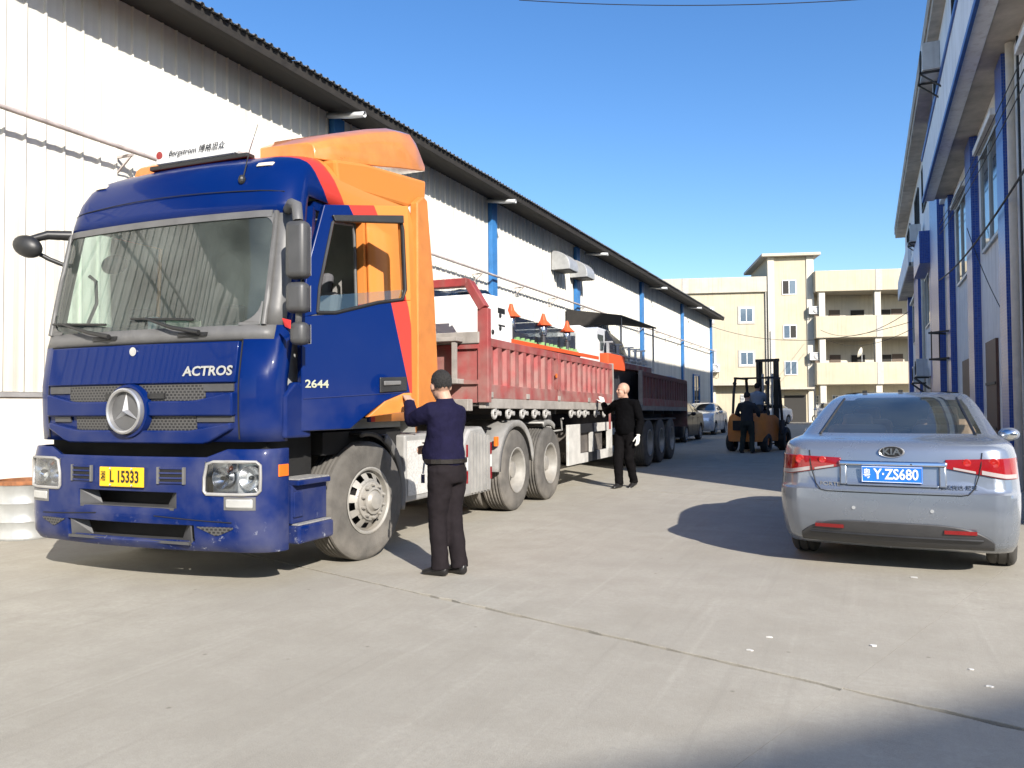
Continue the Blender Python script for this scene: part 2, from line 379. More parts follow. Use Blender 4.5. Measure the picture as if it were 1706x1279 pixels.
# long pipe on brackets
m_pipe2 = m_pipe
W(MB().tube([(-8.74, yy, 4.72) for yy in frange(-12, 51.2, 40)], .03, 10), 'water_pipe', m_pipe, smooth=60)
for y in [7.5 + 2.6 * k for k in range(17)]:
    W(MB().bar((-8.99, y, 4.66), (-8.70, y, 4.66), .03, .03).bar((-8.99, y, 4.45), (-8.72, y, 4.655), .02, .02), 'pipe_bracket', m_pipe)
# exhaust hoods
for y in (23.75, 25.45):
    pf = [(-8.97, 6.2)] + [(-8.97 + .6 * math.sin(a), 5.72 + .48 * math.cos(a)) for a in frange(0.05, math.pi / 2, 8)] + [(-8.37, 5.6), (-8.97, 5.6)]
    W(MB().prism(pf, 'y', y - .42, y + .42), 'exhaust_hood', m_gal, bevel=.01)
    W(MB().box(-8.9, -8.41, y - .38, y + .38, 5.58, 5.596), 'hood_mouth', m_dark)
# window seen through the lorry cab, far door, far window
def wh_window(y0, y1, z0, z1, nx, nz, col):
    w = W(MB().box(-8.965, -8.93, y0, y1, z0, z1), 'window', m_glassd)
    fr = MB()
    for a in (y0 - .05, y1 - .03): fr.box(-8.97, -8.88, a, a + .08, z0 - .05, z1 + .05)
    for a in (z0 - .05, z1 - .03): fr.box(-8.97, -8.885, y0, y1, a, a + .08)
    f = fr.build('frame', col); f.data.transform(Matrix.Translation((-WX, -5, 0))); f.parent = w
    bars = MB()
    for i in range(1, nx): yy = y0 + (y1 - y0) * i / nx; bars.box(-8.93, -8.90, yy - .015, yy + .015, z0, z1)
    for i in range(1, nz): zz = z0 + (z1 - z0) * i / nz; bars.box(-8.928, -8.902, y0, y1, zz - .015, zz + .015)
    g = bars.build('window_bars', m_gal); g.data.transform(Matrix.Translation((-WX, -5, 0))); g.parent = w
wh_window(7.62, 9.1, 2.05, 3.15, 4, 3, m_blue)
wh_window(45.2, 46.8, .9, 3.05, 2, 3, m_blue)
W(MB().box(-8.975, -8.90, 7.4, 9.3, 3.2, 3.42), 'window_lintel', m_plast)
# lean-to canopy
cp = thing('lean_to_canopy', 'dark sheet lean-to canopy on thin posts against the white warehouse', 'canopy', (-9, 27.0, 0))
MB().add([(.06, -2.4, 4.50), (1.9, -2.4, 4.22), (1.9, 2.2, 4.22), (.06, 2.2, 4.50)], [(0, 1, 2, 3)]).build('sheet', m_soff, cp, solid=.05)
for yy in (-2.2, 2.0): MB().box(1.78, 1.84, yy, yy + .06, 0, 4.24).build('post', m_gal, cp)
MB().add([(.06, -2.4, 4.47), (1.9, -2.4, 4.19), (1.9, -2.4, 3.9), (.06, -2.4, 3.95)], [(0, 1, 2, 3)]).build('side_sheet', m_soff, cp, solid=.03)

# ================================================================ oil drum cut in half
dm = M('drum_zinc', (.42, .43, .42), .35, metal=.45, var=.1, scale=5, streak=.2)
dr = thing('cut_drum', 'silver metal drum with a rusty cut rim beside the white wall', 'drum', (-8.22, 5.75, 0))
pr = [(.02, .0), (.275, 0), (.285, .012), (.285, .03), (.275, .04), (.275, .17), (.287, .19), (.275, .21), (.275, .36), (.287, .38), (.275, .40), (.275, .575), (.286, .585), (.284, .60), (.262, .60), (.262, .05), (.02, .05)]
MB().lathe(pr, axis='z', n=36).build('drum_body', dm, dr, smooth=50)
MB().lathe([(.288, .57), (.288, .612), (.258, .612), (.258, .57)], axis='z', n=36, closed=True).build('rim', M('rust', (.25, .10, .04), .8, var=.4, scale=14), dr, smooth=50)
MB().tube([(.05 + .06 * math.cos(a), .10, .62 + .06 * math.sin(a)) for a in frange(0, 3.1, 8)], .006, 6).build('handle_wire', m_dark, dr)

# ================================================================ right factory building
def mosaic(name, c1, c2, scale, mortar=(.5, .52, .55)):
    m = bpy.data.materials.new(name); m.use_nodes = True; nt = m.node_tree; n = nt.nodes; l = nt.links; b = n['Principled BSDF']
    g = n.new('ShaderNodeNewGeometry'); sx = n.new('ShaderNodeSeparateXYZ'); l.new(g.outputs['Position'], sx.inputs[0])
    ad = n.new('ShaderNodeMath'); ad.operation = 'ADD'; l.new(sx.outputs[0], ad.inputs[0]); l.new(sx.outputs[1], ad.inputs[1])
    cb = n.new('ShaderNodeCombineXYZ'); l.new(ad.outputs[0], cb.inputs[0]); l.new(sx.outputs[2], cb.inputs[1])
    br = n.new('ShaderNodeTexBrick'); br.offset = 0; br.inputs['Scale'].default_value = scale; br.inputs['Brick Width'].default_value = 1; br.inputs['Row Height'].default_value = 1
    br.inputs['Mortar Size'].default_value = .07; br.inputs['Color1'].default_value = (*c1, 1); br.inputs['Color2'].default_value = (*c2, 1); br.inputs['Mortar'].default_value = (*mortar, 1)
    l.new(cb.outputs[0], br.inputs['Vector']); l.new(br.outputs['Color'], b.inputs['Base Color']); b.inputs['Roughness'].default_value = .3
    bp = n.new('ShaderNodeBump'); bp.inputs['Strength'].default_value = .5; bp.inputs['Distance'].default_value = .004; bp.invert = True
    l.new(br.outputs['Fac'], bp.inputs['Height']); l.new(bp.outputs[0], b.inputs['Normal'])
    return m
m_mos = mosaic('blue_mosaic', (.012, .05, .30), (.02, .08, .40), 19, (.10, .15, .32))
m_fw = M('factory_wall', (.78, .77, .75), .85, var=.10, scale=1.2, streak=.35)
m_fw2 = M('factory_upper_wall', (.78, .80, .84), .8, var=.10, scale=1.2, streak=.3)
m_conc2 = M('soffit_concrete', (.44, .40, .35), .9, var=.3, scale=1.8, detail=10)
m_bluet = M('blue_trim', (.03, .10, .36), .45, var=.2)
m_beige = M('beige_pipe', (.55, .51, .44), .5, var=.1)
m_brown = M('brown_shutter', (.09, .045, .03), .6, var=.3)
m_cable = M('black_cable', (.01, .01, .01), .6)
fb = thing('factory_building', 'white factory with blue mosaic pillars and overhanging upper floor along the yard', 'building', (2.2, 10, 0))
def Fb(mb, name, mat, parent=None, **k):
    mb.v = [(p[0] - 2.2, p[1] - 10, p[2]) for p in mb.v]; return mb.build(name, mat, parent or fb, **k)
Fb(MB().box(2.2, 12, 10, 49.3, 0, 7.2), 'wall', m_fw)
Fb(MB().box(1.78, 12, 10, 25, 7.2, 10.6), 'upper_wall', m_fw2)
Fb(MB().box(2.0, 12, 25, 49.3, 7.2, 10.6), 'upper_wall', m_fw2)
Fb(MB().box(1.55, 2.2, 9.9, 25.1, 7.02, 7.2), 'soffit', m_conc2, bevel=.01)
Fb(MB().box(1.50, 1.77, 9.9, 25.15, 7.0, 8.15), 'fascia_band', m_fw2, bevel=.01)
for za in (6.97, 8.14): Fb(MB().box(1.465, 1.52, 9.88, 25.17, za, za + .10), 'fascia_trim', m_bluet)
Fb(MB().box(1.52, 12, 9.6, 49.6, 10.6, 10.8), 'roof_slab', m_conc2, bevel=.01)
Fb(MB().box(1.48, 1.70, 9.6, 49.6, 10.8, 11.2), 'roof_kerb', m_conc2, bevel=.01)
for y0, y1, xa, zt in ((10.0, 10.7, 2.05, 7.0), (14.97, 15.7, 2.05, 7.0), (19.4, 20.4, 2.05, 7.0), (24.6, 25.5, 2.05, 7.0), (26.6, 29.6, 1.93, 10.6), (31.5, 32.2, 2.05, 7.2), (38.2, 41.4, 2.0, 7.0), (47.5, 48.6, 2.0, 7.2)):
    Fb(MB().box(xa, 2.25, y0, y1, 0, zt), 'pillar', m_mos, bevel=.006)
for y in (14.55, 25.9, 30.5, 37.0): Fb(MB().tube([(2.11, y, 0), (2.11, y, 6.98)], .06, 12), 'downpipe', m_beige, smooth=50)
for y in (14.1, 14.8, 26.1): Fb(MB().tube([(2.15, y, .0), (2.15, y, 6.9)], .018, 6), 'conduit', m_cable)
def win_r(y0, y1, z0, z1, x, fm):
    w = Fb(MB().box(x - .015, x + .02, y0, y1, z0, z1), 'window', m_glassd)
    f = MB()
    for a in (y0 - .04, (y0 + y1) / 2 - .02, y1 - .02): f.box(x - .05, x, a, a + .06, z0 - .04, z1 + .04)
    for a in (z0 - .04, z1 - .02): f.box(x - .048, x - .002, y0, y1, a, a + .06)
    o = f.build('frame', fm); o.data.transform(Matrix.Translation((-2.2, -10, 0))); o.parent = w
for a in ((11.2, 13.4), (16.2, 18.6), (21.2, 23.6), (33.5, 36.5), (42.5, 46)):
    win_r(a[0], a[1], 4.4, 6.3, 2.19, m_gal); Fb(MB().box(2.02, 2.2, a[0] - .1, a[1] + .1, 6.38, 6.5), 'window_hood', m_fw, bevel=.01)
for a in ((11.0, 13.5), (17.2, 18.9), (22.5, 24)): win_r(a[0], a[1], 8.5, 10.0, 1.77, m_dark)
for a in ((31, 33.5), (36, 38.5), (43, 46)): win_r(a[0], a[1], 8.5, 10.0, 1.99, m_dark)
dd = Fb(MB().box(2.15, 2.21, 17.1, 18.5, .0, 2.55), 'door', m_brown)
mb = MB()
for z in (.85, 1.7): mb.box(2.13, 2.16, 17.15, 18.45, z, z + .05)
o = mb.build('rail', m_dark); o.data.transform(Matrix.Translation((-2.2, -10, 0))); o.parent = dd
for a in ((33.2, 34.4), (21.5, 23)): Fb(MB().box(2.16, 2.21, a[0], a[1], 0, 2.4), 'door', m_brown)
# second overhang further on
Fb(MB().box(1.62, 2.2, 36.8, 49, 7.0, 7.18), 'soffit', m_conc2)
Fb(MB().box(1.58, 1.7, 36.8, 49, 7.03, 8.0), 'fascia_band', m_fw2, bevel=.01)
Fb(MB().box(1.66, 2.05, 30.4, 34.2, 6.1, 7.2), 'balcony', m_mos, bevel=.01)
# air-conditioner outdoor units
m_acw = M('ac_casing', (.62, .62, .60), .5, var=.08, streak=.2)
def ac_unit(loc, label, name='ac_unit', face=-1, rz=0, s=1.0):
    t = thing(name, label, 'air conditioner', loc, rz, None)
    MB().box(-.17, .17, -.42, .42, 0, .58).build('casing', m_acw, t, bevel=.015)
    ring = MB().lathe([(.24, 0), (.24, .02), (.22, .02), (.22, 0)], (-.19, -.08, .29), 'x', 24, closed=True)
    for q in range(5): ring.lathe([(.04 + .04 * q, 0), (.04 + .04 * q, .008), (.035 + .04 * q, .008), (.035 + .04 * q, 0)], (-.183, -.08, .29), 'x', 20, closed=True)
    ring.build('fan_grille', m_dark, t)
    mb = MB()
    for yy in (-.33, .33): mb.bar((.25, yy, -.03), (-.22, yy, -.03), .04).bar((.25, yy, -.42), (-.2, yy, -.05), .03)
    mb.bar((-.2, -.35, -.03), (-.2, .35, -.03), .03)
    mb.build('bracket', m_dark, t); t.scale = (s, s, s); return t
ac_unit((1.32, 19.2, 8.35), 'air conditioner on a triangular black bracket high above the blue fascia', s=1.0)
ac_unit((1.7, 33.8, 7.4), 'air conditioner high under the eave near the far end of the factory', s=1.1)
ac_unit((1.8, 33.3, 2.35), 'nearer of the two low air conditioners on the factory wall', s=1.1)
ac_unit((1.82, 36.0, 2.2), 'farther of the two low air conditioners on the factory wall', s=1.1)
# strung cables
def cable(name, a, b, sag, r, label, mat=None, n=18):
    a = Vector(a); b = Vector(b); pts = []
    for i in range(n + 1):
        t = i / n; p = a.lerp(b, t); p.z -= sag * 4 * t * (1 - t); pts.append(p)
    o = MB().tube([p - a for p in pts], r, 6).build(name, mat or m_cable); o.location = a; tag(o, label, 'cable'); return o
cable('wall_cable', (2.0, 10.2, 4.6), (1.95, 29, 5.2), .35, .019, 'thick black cable sagging along the blue mosaic pillars')
cable('wall_cable', (2.02, 10.2, 6.1), (1.98, 26.5, 6.6), .15, .009, 'highest thin wire strung under the overhang')
cable('wall_cable', (2.02, 10.2, 5.9), (1.98, 26.5, 6.45), .18, .009, 'second thin wire strung under the overhang')
cable('wall_cable', (2.02, 10.2, 5.7), (1.98, 26.5, 6.3), .2, .009, 'third thin wire strung under the overhang')
cable('wall_cable', (1.99, 19.6, 5.1), (2.15, 15.3, 2.6), .15, .008, 'thin wire hanging down the wall towards the brown door')
cable('street_wire', (1.9, 44, 5.9), (-3.2, 64.0, 6.9), .8, .016, 'upper black wire sagging from the factory to the balconies')
cable('street_wire', (1.9, 42, 5.2), (-9, 50.8, 6.3), .9, .014, 'lower black wire sagging across the street end')
cable('street_wire', (1.92, 41, 4.8), (-3.0, 63.8, 6.3), .7, .014, 'third black wire sagging towards the yellow stair tower')
cable('street_wire', (-9, 21.0, 13.05), (2.2, 24.5, 12.5), .25, .012, 'thin black wire crossing the sky at the top of the picture')
# wire rack on wall
mb = MB()
for z in (3.35, 2.6): mb.bar((2.1, 25, z), (1.6, 25.6, z), .05).bar((2.1, 26.2, z), (1.6, 25.6, z), .05)
for q in (1.65, 1.85): mb.bar((q, 25.55, 2.6), (q, 25.55, 3.4), .03)
o = mb.build('wire_rack', m_dark); tag(o, 'dark metal wire rack sticking out from the factory wall', 'rack')

# ================================================================ far building
ang = R(16.3); FA = Vector((-4.53, 65.39, 0))
far = thing('apartment_building', 'cream three-storey block with stair tower and long balconies at the end of the yard', 'building', FA, ang)
m_cream = M('cream_render', (.47, .415, .30), .9, var=.10, scale=.8, streak=.3)
m_white = M('white_render', (.56, .525, .44), .9, var=.08, scale=.8, streak=.25)
m_parap = M('stained_parapet', (.46, .42, .34), .9, var=.12, scale=.9, streak=.35)
m_grey = M('grey_band', (.42, .40, .36), .85, var=.1)
m_alu = M('white_window_frame', (.72, .72, .70), .4)
m_pane = M('far_window_pane', (.10, .14, .18), .08, spec=.9)
m_interior = M('dark_interior', (.03, .028, .025), .9)
def B(u0, u1, o0, o1, z0, z1): return MB().box(u0, u1, -o1, -o0, z0, z1)   # o = towards the camera
B(-13, -2.55, -10, 0, 0, 10.2).build('wall', m_cream, far)
B(-13, -2.5, -10, .22, 10.06, 11.25).build('parapet', m_parap, far, bevel=.02)
B(-9.05, -8.6, .22, .26, 10.06, 11.25).build('parapet_strip', m_grey, far)
B(-2.55, .78, -7.7, .25, 0, 12.7).build('stair_tower', m_cream, far)
for a, b in ((-2.6, -2.12), (.26, .80)): B(a, b, .2, .34, 0, 12.7).build('tower_pilaster', m_white, far)
B(-3.1, 1.25, -8.3, .75, 12.7, 12.92).build('tower_roof', m_parap, far, bevel=.02)
B(-13, -2.55, 0, 1.0, 2.85, 3.05).build('ledge', m_parap, far)
B(-7.1, -6.6, 0, .2, 0, 2.85).build('pier', m_white, far)
def far_win(u0, u1, z0, z1, off, open_=0, trim=True, bars=False):
    if trim: t = B(u0 - .14, u1 + .14, off, off + .05, z0 - .14, z1 + .14).build('window_surround', m_grey, far)
    w = B(u0, u1, off + .02, off + .065, z0, z1).build('window', m_alu, far)
    mid = (u0 + u1) / 2
    for k, (a, b) in enumerate(((u0 + .06, mid - .03), (mid + .03, u1 - .06))):
        o = B(a, b, off + .06, off + .075, z0 + .06, z1 - .06).build('pane', m_interior if open_ == k + 1 else m_pane); o.parent = w
    if bars:
        mb = MB()
        for i in range(1, 7): a = u0 + (u1 - u0) * i / 7; mb.box(a - .015, a + .015, -off - .14, -off - .12, z0, z1)
        for i in range(1, 4): a = z0 + (z1 - z0) * i / 4; mb.box(u0, u1, -off - .138, -off - .122, a - .015, a + .015)
        o = mb.build('security_bars', m_alu); o.parent = w
far_win(-4.7, -3.68, 7.75, 8.86, 0); far_win(-4.7, -3.68, 4.42, 5.46, 0, bars=False); far_win(-7.6, -6.7, 7.8, 8.9, 0); far_win(-7.6, -6.6, 4.5, 5.6, 0, 1)
far_win(-4.72, -4.1, 1.15, 2.15, 0, trim=False, bars=True)
far_win(-1.55, -.5, 9.78, 10.9, .25, 1, trim=False); far_win(-1.5, -.5, 6.4, 7.45, .25, 2, trim=False); far_win(-1.45, -.5, 3.62, 4.68, .25, trim=False)
MB().tube([(-2.72, -.12, 0), (-2.72, -.12, 10.05)], .06, 8).build('downpipe', m_beige, far); MB().tube([(-2.45, -.42, 0), (-2.45, -.42, 7)], .04, 8).build('downpipe', m_grey, far)
# right wing: recessed galleries behind solid parapets
B(.8, 14, -9, -1.4, 0, 11.2).build('gallery_wall', m_white, far)
for z0, z1 in ((2.83, 4.48), (6.35, 7.98), (9.85, 11.42)):
    B(.72, 14, .98, 1.12, z0, z1).build('balcony_parapet', m_cream, far, bevel=.03)
    B(.72, .86, -1.4, .98, z0, z1).build('balcony_side', m_parap, far)
    B(.88, 14, -1.4, .97, z0 - .02, z0 + .14).build('balcony_slab', m_parap, far)
    B(5.05, 5.5, 1.12, 1.15, z0, z1).build('parapet_strip', m_grey, far)
B(.72, 14, -9, 1.0, 11.2, 11.3).build('roof', m_grey, far)
for u in (1.0, 5.0, 9.2):
    B(u, u + .45, .5, .95, 0, 9.85).build('gallery_column', m_white, far, bevel=.02)
for zf in (3.0, 6.5):
    for u0, u1, za, zb in ((.9, 1.7, 0, 2.1), (2.3, 3.1, 0, 2.2), (6.9, 7.7, 0, 2.2)):
        B(u0, u1, -1.4, -1.33, zf + za, zf + zb).build('door', M('far_door', (.10, .07, .05), .6), far)
    for u0, u1 in ((3.9, 4.9), (5.9, 6.85), (8.2, 9.3)):
        o = B(u0, u1, -1.4, -1.34, zf + 1.3, zf + 2.15).build('window', m_interior, far); B(u0 - .05, u1 + .05, -1.42, -1.36, zf + 1.25, zf + 2.2).build('frame', m_grey).parent = o
# ground floor right and passage
far_win(.95, 1.95, .95, 2.05, -1.4, trim=False, bars=True); far_win(2.4, 4, .95, 2.05, -1.4, trim=False, bars=True)
B(-1.5, .1, .24, .27, 0, 2.05).build('passage', m_interior, far)
B(-2.0, .5, .25, 1.3, 2.5, 2.65).build('entrance_canopy', m_parap, far)
o = ac_unit(FA + Matrix.Rotation(ang, 3, 'Z') @ Vector((-6.75, -.35, 3.9)), 'white air conditioner on the cream block beside the warehouse corner', rz=ang + R(90), s=1.05)
for z in (4.7, 8.2):
    ac_unit(FA + Matrix.Rotation(ang, 3, 'Z') @ Vector((.75, -.6, z)), 'white air conditioner at the balcony end of the cream block, ' + ('lower' if z < 6 else 'upper'), rz=ang + R(90), s=1.0)
sdish = thing('satellite_dish', 'small white satellite dish on the middle balcony', 'dish', FA + Matrix.Rotation(ang, 3, 'Z') @ Vector((3.95, -1.2, 5.15)), ang)
MB().lathe([(.01, .0), (.2, .03), (.36, .12), (.40, .17), (.36, .13), (.2, .045), (.01, .02)], axis='y', n=20).build('dish', m_white, sdish, smooth=60).rotation_euler = (R(20), 0, R(60))
MB().tube([(0, 0, -.65), (0, 0, 0)], .025, 6).build('mast', m_gal, sdish)

# ================================================================ building behind the viewer, whose shadow falls in front
bb = thing('rear_building', 'plain block behind the viewer', 'building', (14.66, -10.14, 0), math.atan2(.72, .69))
m_bb = M('rear_render', (.60, .58, .52), .8, var=.08, streak=.15)
MB().box(-16, 16, -12, -.02, 0, 10.8).build('wall', m_bb, bb); MB().box(-16.3, 16.3, -12.3, .0, 10.8, 11.0).build('roof', m_roof, bb)
for i in range(8):
    for z in (2, 6): MB().box(-14.5 + i * 4, -12.5 + i * 4, -.01, .04, z, z + 1.8).build('window', m_glassd, bb)
# ================================================================ lorry tractor
TO = Vector((-5.259, 4.497, 0)); TR = R(2)
def livery_mat():
    """blue cab paint with a red flash and orange rear, split by lines in lorry coordinates stored on the mesh"""
    m = bpy.data.materials.new('cab_paint'); m.use_nodes = True; nt = m.node_tree; n = nt.nodes; l = nt.links; b = n['Principled BSDF']
    at = n.new('ShaderNodeAttribute'); at.attribute_name = 'liv'; sx = n.new('ShaderNodeSeparateXYZ'); l.new(at.outputs['Vector'], sx.inputs[0])
    def edge(tab):
        r = n.new('ShaderNodeMapRange'); r.inputs['From Min'].default_value = 1.0; r.inputs['From Max'].default_value = 4.0; l.new(sx.outputs[2], r.inputs[0])
        c = n.new('ShaderNodeValToRGB'); e = c.color_ramp.elements
        while len(e) < len(tab): e.new(.5)
        for i, (z, y) in enumerate(tab): e[i].position = (z - 1) / 3; e[i].color = (y / 3, y / 3, y / 3, 1)
        l.new(r.outputs[0], c.inputs[0])
        mu = n.new('ShaderNodeMath'); mu.operation = 'MULTIPLY'; mu.inputs[1].default_value = 3; l.new(c.outputs[0], mu.inputs[0])
        g = n.new('ShaderNodeMath'); g.operation = 'GREATER_THAN'; l.new(sx.outputs[1], g.inputs[0]); l.new(mu.outputs[0], g.inputs[1]); return g.outputs[0]
    e1_ = edge([(1.0, 1.58), (1.5, 1.50), (2.25, 1.32), (2.5, 1.22), (3.05, .92), (3.38, .74), (3.6, .62)])
    e2_ = edge([(1.0, 1.62), (1.6, 1.60), (2.2, 1.50), (2.5, 1.42), (3.05, 1.18), (3.38, 1.02), (3.6, .9)])
    nz = n.new('ShaderNodeTexNoise'); nz.inputs['Scale'].default_value = 3; nz.inputs['Detail'].default_value = 8; l.new(at.outputs['Vector'], nz.inputs['Vector'])
    def mix(f, c1, c2):
        x = n.new('ShaderNodeMix'); x.data_type = 'RGBA'; l.new(f, x.inputs[0])
        for i, c in ((6, c1), (7, c2)):
            if isinstance(c, tuple): x.inputs[i].default_value = (*c, 1)
            else: l.new(c, x.inputs[i])
        return x.outputs[2]
    c = mix(e1_, (.0008, .013, .095), (.45, .042, .030)); c = mix(e2_, c, (.55, .20, .045))
    # road dust, thicker low down
    r = n.new('ShaderNodeMapRange'); r.inputs['From Min'].default_value = .2; r.inputs['From Max'].default_value = 1.6; r.inputs['To Min'].default_value = .28; r.inputs['To Max'].default_value = .008
    l.new(sx.outputs[2], r.inputs[0]); r2 = n.new('ShaderNodeMapRange'); r2.inputs['From Min'].default_value = .4; r2.inputs['From Max'].default_value = .75; l.new(nz.outputs[0], r2.inputs[0])
    mu = n.new('ShaderNodeMath'); mu.operation = 'MULTIPLY'; l.new(r.outputs[0], mu.inputs[0]); l.new(r2.outputs[0], mu.inputs[1])
    c = mix(mu.outputs[0], c, (.28, .26, .23))
    # scuffs and chipped paint along the lowest edges
    ns = n.new('ShaderNodeTexNoise'); ns.inputs['Scale'].default_value = 11; ns.inputs['Detail'].default_value = 10; ns.inputs['Roughness'].default_value = .75; l.new(at.outputs['Vector'], ns.inputs['Vector'])
    q1 = n.new('ShaderNodeMapRange'); q1.inputs['From Min'].default_value = .60; q1.inputs['From Max'].default_value = .64; l.new(ns.outputs[0], q1.inputs[0])
    q2 = n.new('ShaderNodeMapRange'); q2.inputs['From Min'].default_value = .28; q2.inputs['From Max'].default_value = .55; q2.inputs['To Min'].default_value = .8; q2.inputs['To Max'].default_value = .0; l.new(sx.outputs[2], q2.inputs[0])
    q3 = n.new('ShaderNodeMath'); q3.operation = 'MULTIPLY'; l.new(q1.outputs[0], q3.inputs[0]); l.new(q2.outputs[0], q3.inputs[1])
    c = mix(q3.outputs[0], c, (.34, .35, .38))
    l.new(c, b.inputs['Base Color']); b.inputs['Roughness'].default_value = .32; b.inputs['Coat Weight'].default_value = .25; b.inputs['Coat Roughness'].default_value = .04; b.inputs['Specular IOR Level'].default_value = .05
    return m
m_cab = livery_mat()
def liv(o, off=(0, 0, 0)):
    me = o.data; a = me.attributes.new('liv', 'FLOAT_VECTOR', 'POINT'); buf = []
    for v in me.vertices: buf += [v.co.x + off[0], v.co.y + off[1], v.co.z + off[2]]
    a.data.foreach_set('vector', buf); return o
m_gplast = M('grey_plastic', (.10, .10, .10), .5, var=.15, scale=8, dust=((.22, .21, .19), 0, 4, .3))
m_dplast = M('dark_grey_plastic', (.06, .06, .062), .5, var=.2)
m_bplast = M('black_plastic', (.018, .018, .018), .45, var=.2)
m_chrome = M('chrome', (.75, .76, .78), .12, metal=1, var=.04)
m_rub = M('dusty_tyre', (.07, .066, .06), .9, var=.35, scale=7, dust=((.27, .245, .21), -.6, .6, .6), bump=.3, bscale=60)
m_rim = M('painted_rim', (.33, .32, .295), .5, metal=.25, var=.2, scale=9, dust=((.30, .265, .215), -.5, .5, .8))
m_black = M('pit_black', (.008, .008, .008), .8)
m_dirtymetal = M('dusty_chassis', (.07, .066, .06), .8, var=.4, scale=5, dust=((.24, .22, .19), 0, 1.2, .6))
m_greymetal = M('dusty_light_metal', (.34, .335, .32), .55, metal=.2, var=.22, scale=4, dust=((.30, .285, .26), 0, 1.2, .7), streak=.3)
m_lamp = M('lamp_reflector', (.82, .83, .85), .3, metal=.55, var=.05)
m_bowl = M('lamp_bowl', (.88, .89, .9), .22, metal=.8, var=.05)
m_lens = glass('lamp_glass', (.93, .95, .95), .05)
m_amber = M('amber_lens', (.75, .16, .02), .25)
m_red = M('red_lens', (.24, .005, .007), .12, coat=.6)
m_ws = glass('windscreen_glass', (.74, .90, .84), .0, film=.085)
m_int = M('cab_trim', (.33, .33, .31), .85)
m_dash = M('dashboard', (.30, .31, .30), .7, var=.1)
m_yplate = M('plate_yellow', (.75, .44, .01), .5, var=.05)
m_ink = M('ink_black', (.01, .01, .01), .6)
def mesh_mat():
    m = bpy.data.materials.new('honeycomb_mesh'); m.use_nodes = True; nt = m.node_tree; n = nt.nodes; l = nt.links; b = n['Principled BSDF']
    tc = n.new('ShaderNodeTexCoord'); mp = n.new('ShaderNodeMapping'); mp.inputs['Rotation'].default_value = (R(90), 0, 0); mp.inputs['Scale'].default_value = (28, 28, 45)
    l.new(tc.outputs['Object'], mp.inputs[0]); br = n.new('ShaderNodeTexBrick'); br.inputs['Scale'].default_value = 1; br.inputs['Brick Width'].default_value = 1; br.inputs['Row Height'].default_value = 1
    br.inputs['Mortar Size'].default_value = .2; br.inputs['Color1'].default_value = (.012, .012, .012, 1); br.inputs['Color2'].default_value = (.02, .02, .02, 1); br.inputs['Mortar'].default_value = (.075, .073, .07, 1)
    l.new(mp.outputs[0], br.inputs['Vector']); l.new(br.outputs['Color'], b.inputs['Base Color']); b.inputs['Roughness'].default_value = .6
    bp = n.new('ShaderNodeBump'); bp.inputs['Strength'].default_value = 1; bp.inputs['Distance'].default_value = .01; l.new(br.outputs['Fac'], bp.inputs['Height']); l.new(bp.outputs[0], b.inputs['Normal'])
    return m
m_mesh = mesh_mat()

tr = thing('lorry_tractor', 'blue and orange lorry tractor with tall sleeper cab and its driver door open', 'lorry', TO, TR)
# --- cab surface
Yc = [(1.0, .07), (1.3, .05), (1.55, .05), (1.87, .10), (1.98, .13), (2.88, .31), (3.0, .335), (3.15, .385), (3.27, .45), (3.36, .53), (3.44, .68), (3.50, .9), (3.55, 1.2), (3.57, 1.45)]
Wc = [(1.0, 1.23), (1.9, 1.25), (2.4, 1.245), (2.9, 1.225), (3.15, 1.205), (3.3, 1.17), (3.42, 1.10), (3.5, 1.0), (3.57, .85)]
RXC, RYC, BOW = .36, .21, .05
def cab_y(x, z):
    w = lerp(Wc, z); a = abs(x); y = lerp(Yc, z) + BOW * min(1, (a / (w - RXC)) ** 2) if a < w - RXC else lerp(Yc, z) + BOW
    if a > w - RXC: t = min(1, (a - (w - RXC)) / RXC); y += RYC * (1 - math.sqrt(max(0, 1 - t * t)))
    return y
ARC = [12.5, 25, 40, 58, 75, 90]; FXS = [1, .75, .5, .25, 0, -.25, -.5, -.75, -1]
SIDEY = [2.4, 2.0, 1.52, 1.15, None]
def cab_pt(u, z):
    w = lerp(Wc, z); yc = lerp(Yc, z); kind, s, q = u
    if kind == 's':
        ce = yc + BOW + RYC
        return (s * w, q if q is not None else ce + .04, z)
    if kind == 'a': return (s * (w - RXC + RXC * math.sin(R(q))), yc + BOW + RYC * (1 - math.cos(R(q))), z)
    return (q * (w - RXC), yc + BOW * q * q, z)
U = [('s', 1, q) for q in SIDEY] + [('a', 1, q) for q in reversed(ARC)] + [('f', 0, q) for q in FXS] + [('a', -1, q) for q in ARC] + [('s', -1, q) for q in reversed(SIDEY)]
ZS = [1.1, 1.22, 1.4, 1.55, 1.87, 1.98, 2.12, 2.4, 2.65, 2.87, 2.97, 3.05, 3.15, 3.22, 3.28, 3.34, 3.39, 3.44, 3.48, 3.52, 3.55, 3.57]
nS, nA, nF = len(SIDEY), len(ARC), len(FXS)
iA0 = nS; iF0 = nS + nA; iA1 = iF0 + nF; iS1 = iA1 + nA   # first index of each run
